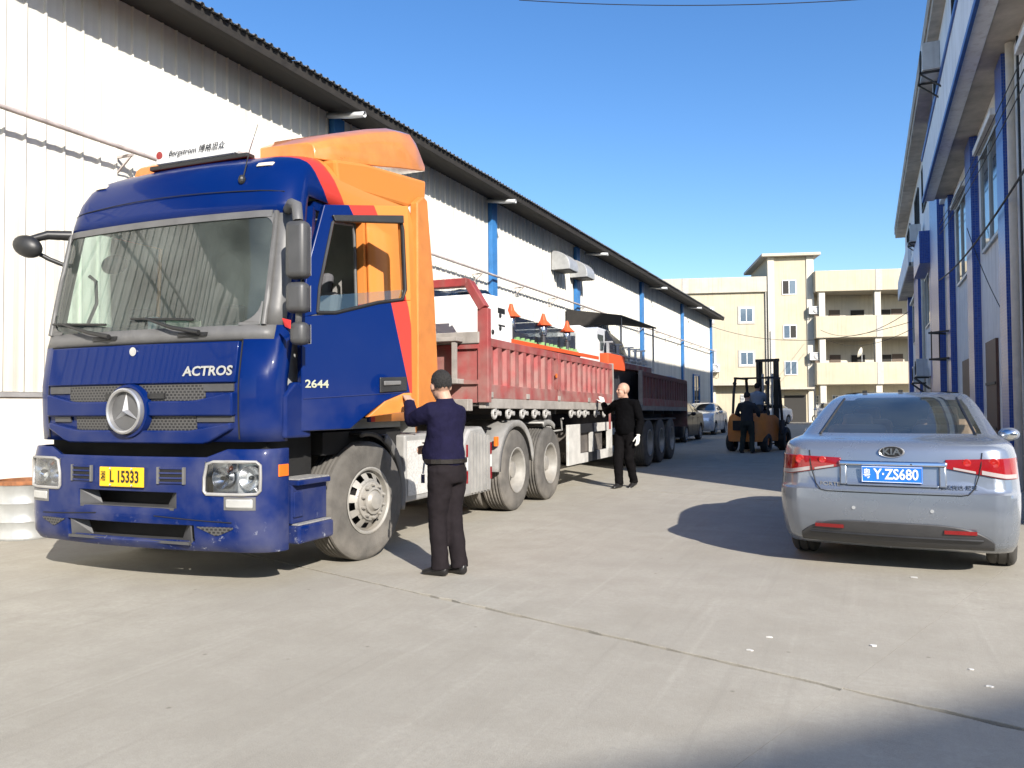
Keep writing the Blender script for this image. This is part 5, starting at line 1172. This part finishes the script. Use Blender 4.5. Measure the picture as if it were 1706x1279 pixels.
kia = sedan('silver_sedan', 'silver sedan parked at the right with a blue number plate', m_silver, (.15, 6.98, 0), R(-4.5))
# interior
m_tan = M('tan_leather', (.55, .36, .22), .6, var=.1)
MB().box(-.62, .62, .62, 1.12, .98, 1.03).build('parcel_shelf', m_bplast, kia)
for x in (-.36, .36):
    MB().cbox((x, 1.32, .95), (.52, .16, .42), (R(-14), 0, 0)).build('rear_seat', m_tan, kia, bevel=.06); MB().cbox((x, 1.42, 1.19), (.26, .10, .14)).build('headrest', m_tan, kia, bevel=.04)
    MB().cbox((x, 2.35, .92), (.5, .16, .55), (R(-14), 0, 0)).build('front_seat', m_tan, kia, bevel=.06); MB().cbox((x, 2.46, 1.24), (.26, .10, .16)).build('headrest', m_tan, kia, bevel=.04)
MB().box(-.66, .66, 3.0, 3.5, .6, .98).build('dashboard', m_bplast, kia)
# rear lamps
for s in (-1, 1):
    rng = lambda a, b: (a, b) if s > 0 else (-b, -a)
    top = lambda x: .915 + .035 * (abs(x) - .4); bot = lambda x: .845 - .075 * min(1, max(0, (abs(x) - .38) / .40))
    L = patch(car_y, *rng(.375, .862), top, bot, .014, .04, 26, 4).build('tail_lamp', m_red, kia, smooth=40, bevel=.006)
    o = patch(car_y, *rng(.62, .855), lambda x: bot(x) + .038, lambda x: bot(x) + .008, .0175, .01, 12, 1).build('reverse_lens', M('frosted_lens', (.34, .30, .29), .15), L)
    o = patch(car_y, *rng(.43, .58), lambda x: bot(x) + .022, lambda x: bot(x) + .006, .0175, .01, 6, 1).build('reverse_lens', MATS['frosted_lens'], L)
    for xx, r in ((.70, .038), (.52, .03)):
        o = MB().lathe([(r, 0), (r * .8, -.004), (r * .3, -.002), (.001, -.003)], (s * xx, car_y(xx, .885) - .015, .893), 'y', 18, caps=False).build('lamp_bowl', M('bright_red_lens', (.40, .015, .01), .1, coat=.8), L)
    patch(car_y, *rng(.36, .58), .375, .345, .020, .01, 8, 1).build('bumper_reflector', m_red, kia)
    MB().tube([(s * x, car_y(x, z) - .004 - (.014 if .78 < z < .93 else 0), z) for x, z in ((.625, .97), (.62, .93), (.615, .88), (.60, .80), (.57, .70), (.53, .655), (.48, .645))], .004, 5).build('boot_gap', m_black, kia)
    for xx, zz in ((.28, .52),): MB().lathe([(.001, -.004), (.014, -.004), (.014, .002)], (s * xx, car_y(xx, zz), zz), 'y', 14, caps=False).build('parking_sensor', m_gal, kia)
    MB().tube([(s * lerp([(1.08, .60), (1.41, .47)], z), car_y(lerp([(1.08, .60), (1.41, .47)], z), z) - .003, z) for z in frange(1.09, 1.40, 6)], .012, 5).build('window_seal', m_bplast, kia)
MB().tube([(x, car_y(x, .645) - .003, .645) for x in frange(-.48, .48, 10)], .004, 5).build('boot_gap', m_black, kia)
patch(car_y, -.70, .70, lambda x: .415 - .13 * (abs(x) / .7) ** 5, lambda x: .205 + .01 * (abs(x) / .6), .012, .03, 26, 4).build('diffuser', M('diffuser_grey', (.05, .05, .052), .5), kia, smooth=40, bevel=.008)
MB().tube([(x, car_y(x, .30) - .016, .30) for x in frange(-.62, .62, 12)], .012, 6).build('diffuser_lip', m_bplast, kia)
# plate recess with chrome bar
for s in (-1, 1): patch(car_y, *((.33, .385) if s > 0 else (-.385, -.33)), .865, .70, .02, .03, 3, 2).build('recess_edge', m_silver, kia, bevel=.012, smooth=40)
patch(car_y, -.33, .33, .715, .70, .018, .03, 8, 1).build('recess_sill', m_silver, kia, bevel=.006)
patch(car_y, -.39, .39, .895, .86, .036, .05, 12, 2).build('chrome_bar', m_chrome, kia, bevel=.01, smooth=40)
yp = car_y(0, .79) - .02
kp = MB().box(-.22, .22, yp - .004, yp + .004, .725, .855).build('number_plate', M('plate_blue', (.015, .16, .62), .4, var=.04), kia, bevel=.003)
kp.rotation_euler = (0, 0, 0)
text('plate_text', 'Y·ZS680', .115, M('plate_white', (.85, .86, .88), .4), kp, plane_m((.032, yp - .0065, .79), (1, 0, 0), (0, 0, 1)), .0008, sx=.80, bold=.002)
text('plate_character', '粤', .085, MATS['plate_white'], kp, plane_m((-.178, yp - .0065, .79), (1, 0, 0), (0, 0, 1)), .0008, sx=.68)
MB().tube([(x, yp - .005, z) for x, z in ((-.214, .731), (.214, .731), (.214, .849), (-.214, .849), (-.214, .731))], .0025, 4).build('plate_border', MATS['plate_white'], kp)
be = MB().lathe([(.001, 0), (.085, 0), (.088, .006)], (0, 0, 0), 'y', 28, caps=False).build('badge', m_ink, kia); be.location = (0, car_y(0, .965) - .012, .968); be.scale = (1, 1, .5)
MB().lathe([(.082, -.004), (.090, -.008), (.096, .004), (.082, .004)], (0, 0, 0), 'y', 28, closed=True).build('badge_ring', m_star, be, smooth=60)
o = text('lettering', 'KIA', .07, m_chrome, kia, plane_m((0, car_y(0, .965) - .017, .968), (1, 0, 0), (0, 0, 1)), .002, sx=1.2, bold=.002)
text('lettering', 'FORTE', .045, m_chrome, kia, plane_m((-.46, car_y(.46, .70) - .004, .70), (1, -.14, 0), (0, 0, 1)), .002, sx=1.2)
text('lettering', '东风悦达·起亚', .042, m_chrome, kia, plane_m((.46, car_y(.46, .70) - .004, .70), (1, .14, 0), (0, 0, 1)), .002, sx=1)
MB().lathe([(.001, -.003), (.006, -.004)], (.14, car_y(.14, .875) - .04, .875), 'y', 10, caps=False).build('boot_camera', m_ink, kia)
for x in (-.32, .0): MB().box(x - .02, x + .02, 1.70, 1.75, 1.462, 1.485).build('roof_clip', m_bplast, kia)
# other parked cars
c2 = sedan('black_sedan', 'black sedan parked past the end of the trailer', M('black_paint', (.006, .006, .007), .4, coat=.1, spec=.3), (-6.95, 33.0, 0), R(180), group=None); front_face(c2)
c3 = sedan('white_sedan', 'pale silver sedan parked beside the warehouse behind the black car', M('pale_silver_paint', (.66, .67, .68), .25, metal=.2, coat=.6), (-7.25, 40.9, 0), R(180)); front_face(c3)
c4 = sedan('white_sedan', 'white car half hidden behind the left side of the forklift', M('white_paint', (.72, .72, .70), .3, coat=.6), (-5.6, 60.0, 0), R(160)); front_face(c4)
c5 = sedan('white_sedan', 'pale car half hidden behind the forklift mast', M('pale_blue_paint', (.50, .55, .60), .3, coat=.6), (-2.6, 60.5, 0), R(185)); front_face(c5)
# bollard and motorbikes
bo = thing('bollard', 'thin dark bollard post by the parked cars', 'bollard', (-7.42, 45.7, 0))
MB().tube([(0, 0, 0), (0, 0, 1.0)], .07, 12).build('post', m_dark, bo, smooth=60); MB().lathe([(.16, 0), (.16, .03), (.08, .05)], axis='z', n=14).build('base', m_dark, bo); MB().lathe([(.085, .98), (.085, 1.02), (.03, 1.06), (.001, 1.065)], axis='z', n=14, caps=False).build('cap', m_dark, bo)
def motorbike(loc, rz, label):
    t = thing('motorbike', label, 'motorbike', loc, rz, 'motorbikes by the cream block')
    for y in (-.62, .62): MB().lathe([(.30, -.05), (.30, .05), (.22, .04), (.22, -.04)], (0, y, .30), 'x', 20, closed=True).build('wheel', m_bplast, t, smooth=50)
    MB().prism([(-.7, .62), (-.2, .55), (.1, .7), (.4, .62), (.2, .3), (-.3, .3)], 'x', -.12, .12).build('body', M('bike_red', (.3, .03, .03), .35), t, bevel=.04)
    MB().cbox((0, -.3, .76), (.22, .6, .10)).build('seat', m_bplast, t, bevel=.03); MB().tube([(0, .62, .3), (0, .45, .95)], .035, 8).build('fork', m_gal, t); MB().tube([(-.32, .36, 1.02), (0, .46, .98), (.32, .36, 1.02)], .02, 6).build('handlebar', m_bplast, t)
fm_ = Matrix.Rotation(ang, 3, 'Z')
motorbike(FA + fm_ @ Vector((.9, -2.6, 0)), ang + R(70), 'motorbike parked before the cream block, nearer the stair tower'); motorbike(FA + fm_ @ Vector((2.2, -2.7, 0)), ang + R(80), 'motorbike parked before the barred ground-floor window')

# ================================================================ forklift
fk = thing('forklift', 'orange forklift truck with black mast and overhead guard in the shade', 'forklift', (-3.28, 23.65, 0), R(-13))
m_fo = M('forklift_orange', (.62, .20, .03), .45, var=.12, dust=((.2, .17, .14), 0, 1, .4)); m_fb = M('forklift_black', (.014, .014, .015), .5, var=.2)
# local: y forward, rear at y=0
cw = [(-.02, .55, .30), (.0, .58, .45), (.0, .58, .80), (.06, .55, 1.0), (.14, .50, 1.10)]
rings = []
for y0, w, z in cw:
    rings.append([(-w, .75, z), (-w, y0 + .28, z), (-w + .08, y0 + .12, z), (-w + .24, y0 + .02, z), (-.15, y0, z), (.15, y0, z), (w - .24, y0 + .02, z), (w - .08, y0 + .12, z), (w, y0 + .28, z), (w, .75, z)])
MB().loft(rings).build('counterweight', m_fo, fk, smooth=40, bevel=.02)
MB().prism([(.70, .28), (1.85, .28), (1.85, .50), (1.55, .55), (1.5, .95), (1.2, 1.05), (.70, 1.05)], 'x', -.52, .52).build('body', m_fo, fk, bevel=.03)
MB().box(-.3, .3, -.03, .02, .62, .90).build('rear_grille', m_fb, fk); MB().cbox((0, 1.15, 1.12), (.5, .5, .12)).build('seat', m_fb, fk, bevel=.03); MB().cbox((0, .95, 1.24), (.46, .10, .24), (R(-8), 0, 0)).build('seat_back', m_fb, fk, bevel=.03)
for x in (-.52, .52):
    MB().tube([(x, .55, 1.05), (x * .98, .62, 1.7), (x * .95, .72, 2.12)], .04, 8).build('guard_post', m_fb, fk, smooth=60); MB().tube([(x, 1.85, .5), (x * .98, 1.75, 1.2), (x * .95, 1.6, 2.12)], .045, 8).build('guard_post', m_fb, fk, smooth=60)
    MB().bar((x * .95, .68, 2.14), (x * .95, 1.66, 2.14), .07, .06).build('guard_rail', m_fb, fk)
    for y, r, w in ((.42, .27, .2), (1.75, .35, .26)):
        q = .50 if y < 1 else .56
        wq = MB().lathe([(r * .55, -w / 2), (r * .9, -w / 2), (r, -w / 2 + .03), (r, w / 2 - .03), (r * .9, w / 2), (r * .55, w / 2)], (0, 0, 0), 'x', 26, closed=True).build('wheel', m_bplast, fk, smooth=40); wq.location = (math.copysign(q, x), y, r)
        MB().lathe([(r * .56, .0), (r * .3, math.copysign(.06, x)), (.001, math.copysign(.06, x))], (0, 0, 0), 'x', 18, caps=False).build('hub', m_fo, wq, smooth=40)
    MB().box(x * .55 - .05, x * .55 + .05, 2.0, 2.12, .08, 2.72).build('mast_rail', m_fb, fk, bevel=.008); MB().box(x * .42 - .04, x * .42 + .04, 2.06, 2.16, .10, 2.70).build('mast_inner_rail', m_fb, fk)
    MB().box(x * .5 - .06, x * .5 + .06, 2.28, 3.3, .10, .15).build('fork_tine', m_dark, fk); MB().box(x * .5 - .06, x * .5 + .06, 2.24, 2.29, .10, .75).build('fork_heel', m_dark, fk)
    MB().tube([(x * .28, 2.05, .4), (x * .28, 2.05, 2.3)], .035, 8).build('lift_cylinder', m_gal, fk)
for y in frange(.8, 1.55, 5): MB().box(-.49, .49, y, y + .035, 2.13, 2.16).build('guard_slat', m_fb, fk)
for z in (.45, 1.25, 2.66): MB().box(-.36, .36, 2.02, 2.10, z, z + .09).build('mast_crossbar', m_fb, fk)
for z in (.35, .7): MB().box(-.5, .5, 2.18, 2.24, z, z + .08).build('carriage_bar', m_fb, fk)
for x in (-.48, .48): MB().lathe([(.05, 0), (.06, -.04), (.03, -.06)], (x, .66, 1.98), 'y', 12).build('work_lamp', m_fb, fk)
st_ = [Vector((.22 * math.cos(2 * math.pi * k / 20), 1.56 + .1 * math.sin(2 * math.pi * k / 20), 1.28 + .18 * math.sin(2 * math.pi * k / 20))) for k in range(21)]
MB().tube(st_, .015, 6).build('steering_wheel', m_fb, fk)
MB().box(.6, .66, 1.3, 1.6, .5, .9).build('step_guard', m_fb, fk)
# ================================================================ people
m_skin = M('skin', (.43, .26, .185), .55, var=.10, scale=8, spec=.35)
m_hair = M('short_hair', (.016, .0145, .013), .85, var=.6, scale=45, bump=.8, bscale=260)
def limb(mb, pts, rs, n=12): return mb.tube(pts, rs, n)
def V3(*a): return Vector(a)
def hand(mb, wrist, d, nrm, side, curl=.5, s=1.0):
    """palm and five separate fingers; d = direction of the hand, nrm = palm normal"""
    d = Vector(d).normalized(); nrm = Vector(nrm); nrm = (nrm - d * nrm.dot(d)).normalized(); w = d.cross(nrm) * side
    wrist = Vector(wrist); pc = wrist + d * .045 * s
    rings = []
    for t, hw, ht in ((0, .026, .020), (.03, .034, .018), (.06, .041, .016), (.09, .040, .013)):
        c = wrist + d * t * s; rings.append([c + w * (hw * s * math.cos(a)) + nrm * (ht * s * math.sin(a)) for a in [2 * math.pi * k / 12 for k in range(12)]])
    mb.loft(rings)
    for k, (off, L) in enumerate(((.030, .070), (.010, .080), (-.011, .074), (-.031, .058))):
        p = wrist + d * .082 * s + w * off * s; a = d.copy(); pts = [p]
        for seg in (.42, .32, .26):
            ang_ = curl * .75; a = (a * math.cos(ang_) + nrm * math.sin(ang_)).normalized(); p = p + a * (L * seg * s); pts.append(p)
        mb.tube(pts, [.0095 * s, .009 * s, .0085 * s, .007 * s], 8)
    p = wrist + d * .025 * s + w * .028 * s; a = (d * .6 + w * .75 + nrm * .25).normalized(); q = p + a * .040 * s; a2 = (d * .85 + w * .15 + nrm * .5).normalized()
    mb.tube([p, q, q + a2 * .032 * s, q + a2 * .055 * s], [.014 * s, .0115 * s, .010 * s, .008 * s], 8)
def head(mb, c, M3):
    E = lambda p, r, rot=None: mb.add(*(lambda q: ([Vector(c) + M3 @ Vector(v) for v in q.v], q.f))(MB().ellipsoid(p, r, 18, 14, rot)))
    E((0, -.012, .030), (.076, .094, .092)); E((0, .020, -.030), (.063, .072, .085)); E((0, .058, -.088), (.032, .026, .024)); E((0, .092, -.012), (.013, .017, .020), (R(-20), 0, 0)); E((0, .086, .008), (.009, .012, .028), (R(15), 0, 0))
    E((0, .072, .026), (.052, .018, .012)); E((0, .080, -.052), (.024, .010, .008))
    for s in (-1, 1): E((s * .076, -.008, -.008), (.010, .022, .032), (0, 0, s * -.35)); E((s * .038, .062, -.022), (.024, .022, .024))
def ell(c, rx, ry, rz, n=18):
    return [Vector(c) + Vector((rx * math.cos(a) * math.cos(rz) - ry * math.sin(a) * math.sin(rz), rx * math.cos(a) * math.sin(rz) + ry * math.sin(a) * math.cos(rz), 0)) for a in [2 * math.pi * k / n for k in range(n)]]
def wrinkle(o, st, sz):
    tx = bpy.data.textures.new('cloth_folds', 'CLOUDS'); tx.noise_scale = sz; tx.noise_depth = 2
    md = o.modifiers.new('folds', 'DISPLACE'); md.texture = tx; md.strength = st; md.mid_level = .5; md.texture_coords = 'LOCAL'
def person(label, loc, rz, J, shirt, trousers, shoe, hair=None, gloves=None, belt=None, belly=0.0, scale=1.0, fine=True, group=None, skin=m_skin):
    """J: joints in metres, x right, y forward, z up"""
    t = thing('person', label, 'person', loc, rz, group); t.scale = (scale,) * 3
    hd = Euler((J.get('nod', 0), 0, J.get('turn', 0))).to_matrix() * 1.07; hc = Vector(J['head']); nk = Vector(J['neck']); pv = Vector(J['hip'])
    vs = .008 if fine else .012
    b = MB(); head(b, hc, hd); b.tube([nk + V3(0, 0, -.06), nk, hc + V3(0, -.015, -.05)], [.070, .061, .058], 14)
    b.loft([ell(pv + (nk - pv) * f, rx, ry, 0, 14) for f, rx, ry in ((-.1, .12, .09), (.2, .13, .09), (.55, .14, .10), (.8, .13, .085), (.95, .07, .06))])
    for s in 'lr':
        sg = -1 if s == 'l' else 1; sh, el, wr = (Vector(J[k + s]) for k in ('sh', 'el', 'wr')); hp, kn, ak = (Vector(J[k + s]) for k in ('hp', 'kn', 'ak'))
        limb(b, [nk + (sh - nk) * .3 + V3(0, 0, -.03), sh, (sh + el) / 2, el, el + (wr - el) * .3, wr], [.05, .047, .042, .036, .037, .025]); limb(b, [hp, (hp + kn) / 2, kn, kn + (ak - kn) * .3, ak], [.07, .062, .046, .048, .034])
        if not (gloves and gloves.get(s)): hand(b, wr, J['hd' + s], J['hn' + s], sg * 1, J.get('curl' + s, .5))
    b.build('body', skin, t, remesh=vs, smoothit=2)
    for s, mt in (gloves or {}).items():
        g = MB(); wr = Vector(J['wr' + s]); hand(g, wr, J['hd' + s], J['hn' + s], -1 if s == 'l' else 1, J.get('curl' + s, .4), 1.12); el = Vector(J['el' + s]); g.tube([wr + (el - wr).normalized() * .07, wr], [.036, .034], 12); g.build('glove', mt, t, remesh=.007, smoothit=1)
    # shirt
    sh = MB(); up_ = nk - pv
    prof = ((-.03 if belt else -.12, .172, .125 + belly * .6, belly * .35), (.05, .175, .13 + belly, belly * .7), (.2, .172, .128 + belly, belly * .75), (.42, .168, .122 + belly * .5, belly * .4), (.62, .190, .124, .0), (.80, .198, .114, -.01), (.89, .172, .100, -.012), (.95, .115, .080, -.008), (1.0, .074, .068, 0), (1.03, .068, .066, 0))
    sh.loft([ell(pv + up_ * f + V3(0, off, 0), rx, ry, J.get('twist', 0) * f, 20) for f, rx, ry, off in prof])
    for s in 'lr':
        a, e, w = (Vector(J[k + s]) for k in ('sh', 'el', 'wr')); ins = nk + (a - nk) * .45 + V3(0, 0, -.045)
        limb(sh, [ins, a + V3(0, 0, -.005), a + (e - a) * .35, a + (e - a) * .8, e, e + (w - e) * .35, e + (w - e) * .8, e + (w - e) * .96], [.078, .078, .073, .066, .062, .060, .050, .046], 14)
    o = sh.build('shirt', shirt, t, remesh=.012 if fine else .018, smoothit=4)
    wrinkle(o, .022, .11)
    # trousers
    tr_ = MB(); tr_.loft([ell(pv + V3(0, o_, z), rx, ry, 0, 18) for z, rx, ry, o_ in ((.05, .165, .122 + belly * .4, belly * .3), (-.02, .172, .128 + belly * .3, belly * .2), (-.10, .175, .130, -.01), (-.16, .15, .12, -.01))])
    for s in 'lr':
        h, k, a = (Vector(J[q + s]) for q in ('hp', 'kn', 'ak'))
        limb(tr_, [h + V3(0, 0, .02), h + (k - h) * .25, h + (k - h) * .6, k, k + (a - k) * .35, k + (a - k) * .75, a + V3(0, 0, .02), a + V3(0, 0, -.03)], [.112, .108, .091, .079, .076, .069, .070, .073], 14)
    wrinkle(tr_.build('trousers', trousers, t, remesh=.012 if fine else .018, smoothit=4), .024, .13)
    for s in 'lr':
        a = Vector(J['ak' + s]); f = Vector(J.get('ft' + s, (0, 1, 0))).normalized(); sd_ = f.cross(V3(0, 0, 1)); so = MB(); rings = []
        for u, w, z0, z1 in ((-.075, .026, -.075, -.01), (-.05, .038, -.085, .03), (0, .043, -.085, .035), (.07, .047, -.085, -.01), (.13, .046, -.085, -.035), (.165, .034, -.083, -.045), (.18, .015, -.078, -.055)):
            c = a + f * u; rings.append([c + sd_ * w + V3(0, 0, z0), c + sd_ * w * 1.02 + V3(0, 0, (z0 + z1) / 2), c + sd_ * w * .6 + V3(0, 0, z1), c - sd_ * w * .6 + V3(0, 0, z1), c - sd_ * w * 1.02 + V3(0, 0, (z0 + z1) / 2), c - sd_ * w + V3(0, 0, z0)])
        sk = so.loft(rings).build('shoe', shoe, t, smooth=50, subd=1)
    if belt: MB().loft([ell(pv + V3(0, belly * .35, z), .186, .144 + belly * .5, 0, 24) for z in (.005, .04)], caps=False).build('belt', belt, t, solid=-.008)
    if hair:
        cover = hair; n = 36; rnd_ = random.Random(11)
        def hp_(th, ph, k=1.0): return hc + hd @ (V3(0, -.012, .030) + V3(.0795 * math.sin(th) * math.cos(ph), .0975 * math.sin(th) * math.sin(ph), .0955 * math.cos(th)) * k)
        ph_s = frange(0, 2 * math.pi, n); ths = frange(.02, 2.3, 26)
        def keep(i, j):
            ph = (ph_s[i] + ph_s[i + 1]) / 2; th = (ths[j] + ths[j + 1]) / 2; front = math.sin(ph)       # front>0 towards the face
            lim = 2.2 if front < -.3 else (1.75 if front < .25 else ((.95 if front < .6 else .62) if cover != 'thin' else 0))
            low = .55 if cover == 'thin' and front > -.6 else 0.0
            lim += rnd_.uniform(-.12, .12); return th < lim and th > low + rnd_.uniform(-.15, .15)
        hm = MB().grid(lambda p, q: hp_(q, p), ph_s, ths, keep); ho = hm.build('hair', m_hair, t, smooth=80, solid=-.005, subd=2)
        tx = bpy.data.textures.new('hair_tufts', 'CLOUDS'); tx.noise_scale = .012; tx.noise_depth = 3
        md = ho.modifiers.new('tufts', 'DISPLACE'); md.texture = tx; md.strength = .009; md.mid_level = .55; md.texture_coords = 'LOCAL'
    for s in (-1, 1):
        ec = hc + hd @ V3(s * .030, .083, .004)
        MB().ellipsoid(ec, (.011, .006, .0055), 8, 6).build('eye', m_ink, t); MB().bar(hc + hd @ V3(s * .016, .085, .024), hc + hd @ V3(s * .044, .071, .025), .006, .007).build('eyebrow', m_hair, t)
    MB().bar(hc + hd @ V3(-.022, .088, -.053), hc + hd @ V3(.022, .088, -.053), .004, .005).build('mouth', M('lips', (.28, .11, .09), .6), t)
    return t
BASE = dict(hip=(0, 0, .92), neck=(0, -.01, 1.445), head=(0, .025, 1.57), shl=(-.19, -.01, 1.345), shr=(.19, -.01, 1.345), ell=(-.23, -.04, 1.08), elr=(.23, -.04, 1.08), wrl=(-.24, .05, .84), wrr=(.24, .05, .84),
            hdl=(0, .1, -1), hdr=(0, .1, -1), hnl=(1, 0, 0), hnr=(-1, 0, 0), hpl=(-.09, 0, .86), hpr=(.09, 0, .86), knl=(-.10, .02, .48), knr=(.10, .02, .48), akl=(-.11, -.02, .085), akr=(.11, -.02, .085))
def pose(**k): d = dict(BASE); d.update(k); return d
m_navy = M('navy_jumper', (.010, .009, .028), .95, spec=.1, var=.15, scale=12, bump=.6, bscale=28); m_trous = M('charcoal_trousers', (.015, .012, .0135), .9, spec=.1, var=.15, scale=10, bump=.5, bscale=18)
m_blk = M('black_jumper', (.0025, .0025, .003), .95, spec=.06, var=.2, bump=.6, bscale=26); m_blk2 = M('black_trousers', (.0045, .004, .0045), .9, spec=.08, var=.2, bump=.5, bscale=18); m_shoe = M('black_shoe', (.012, .011, .011), .35)
m_glove = M('white_glove', (.70, .69, .64), .9, var=.1)
# man holding the cab door: facing the lorry
p1 = person('man in navy jumper and dark trousers holding the open lorry door', (-3.12, 5.74, 0), R(80), pose(
    neck=(0, .02, 1.44), head=(.0, .065, 1.56), turn=R(-30), nod=R(-8), shl=(-.18, .04, 1.35), ell=(-.13, .27, 1.27), wrl=(.03, .44, 1.43), hdl=(.3, .5, .45), hnl=(.3, .7, -.4), curll=.75,
    shr=(.185, .03, 1.34), elr=(.23, .10, 1.10), wrr=(.12, .27, 1.02), hdr=(-.6, .4, .0), hnr=(-.3, -.7, -.1), curlr=.6,
    hpl=(-.085, 0, .86), hpr=(.085, 0, .86), knl=(-.07, .05, .48), akl=(-.065, .03, .085), knr=(.07, .0, .48), akr=(.08, -.06, .085), ftl=(-.05, 1, 0), ftr=(.2, 1, 0)), m_navy, m_trous, m_shoe, hair='full', belt=M('belt_leather', (.015, .012, .01), .35), belly=.05, scale=.975)
MB().tube([(-.175, .10, .93), (-.18, .11, .84)], .008, 6).cbox((-.182, .11, .80), (.012, .03, .07)).build('key_bunch', m_chrome, p1); MB().lathe([(.02, 0), (.02, .006)], (-.0, .19, .945), 'y', 10).build('belt_buckle', m_chrome, p1)
# man in black walking towards the viewer, one hand on the trailer
p2 = person('bald man in black jumper walking beside the trailer with one hand on it', (-3.67, 12.94, 0), R(160), pose(
    neck=(.01, .02, 1.44), head=(.02, .06, 1.565), turn=R(-30), shr=(.19, .02, 1.35), elr=(.42, -.04, 1.23), wrr=(.56, -.12, 1.37), hdr=(.5, -.3, .7), hnr=(.6, -.3, -.3), curlr=.3,
    shl=(-.19, .0, 1.36), ell=(-.25, -.04, 1.08), wrl=(-.27, .06, .85), curll=.35,
    hpl=(-.09, .0, .87), hpr=(.09, .02, .87), knr=(.08, .13, .49), akr=(.05, .14, .09), knl=(-.07, .04, .48), akl=(-.05, -.12, .105), ftl=(0, 1, -.25)), m_blk, m_blk2, m_shoe, gloves={'l': m_glove, 'r': m_glove}, belly=.03, scale=1.02)
# forklift driver and the man behind
m_jean = M('pale_blue_jacket', (.22, .27, .35), .85, bump=.4, bscale=20); m_dj = M('dark_jacket', (.02, .022, .028), .85, bump=.4, bscale=20)
fr_ = Matrix.Rotation(R(-13), 3, 'Z')
dl = Vector((-3.28, 23.65, 0)) + fr_ @ Vector((0, 1.16, .30))
p3 = person('forklift driver in a pale blue jacket seated under the overhead guard', dl, R(-13), pose(
    knl=(-.15, .42, .84), knr=(.15, .42, .84), akl=(-.15, .46, .42), akr=(.15, .46, .42), hpl=(-.10, .06, .90), hpr=(.10, .06, .90), elr=(.25, .16, 1.12), wrr=(.14, .36, 1.10), hdr=(-.1, .8, 0), ell=(-.25, .16, 1.12), wrl=(-.14, .36, 1.10), hdl=(.1, .8, 0), hnl=(0, 0, -1), hnr=(0, 0, -1)), m_jean, m_blk2, m_shoe, hair='full', fine=False)
p4 = person('man in a dark jacket standing behind the orange counterweight', (-3.12, 23.25, 0), R(-8), pose(knl=(-.12, .06, .48), akl=(-.16, -.02, .085), knr=(.12, .04, .48), akr=(.16, -.12, .085), ell=(-.30, .05, 1.12), wrl=(-.26, .26, 1.04), hdl=(.2, .9, 0), elr=(.30, .05, 1.12), wrr=(.26, .26, 1.04), hdr=(-.2, .9, 0), hnl=(0, 0, -1), hnr=(0, 0, -1), head=(.0, .05, 1.585)), m_dj, M('olive_trousers', (.02, .024, .018), .9), m_shoe, hair='full', fine=False)
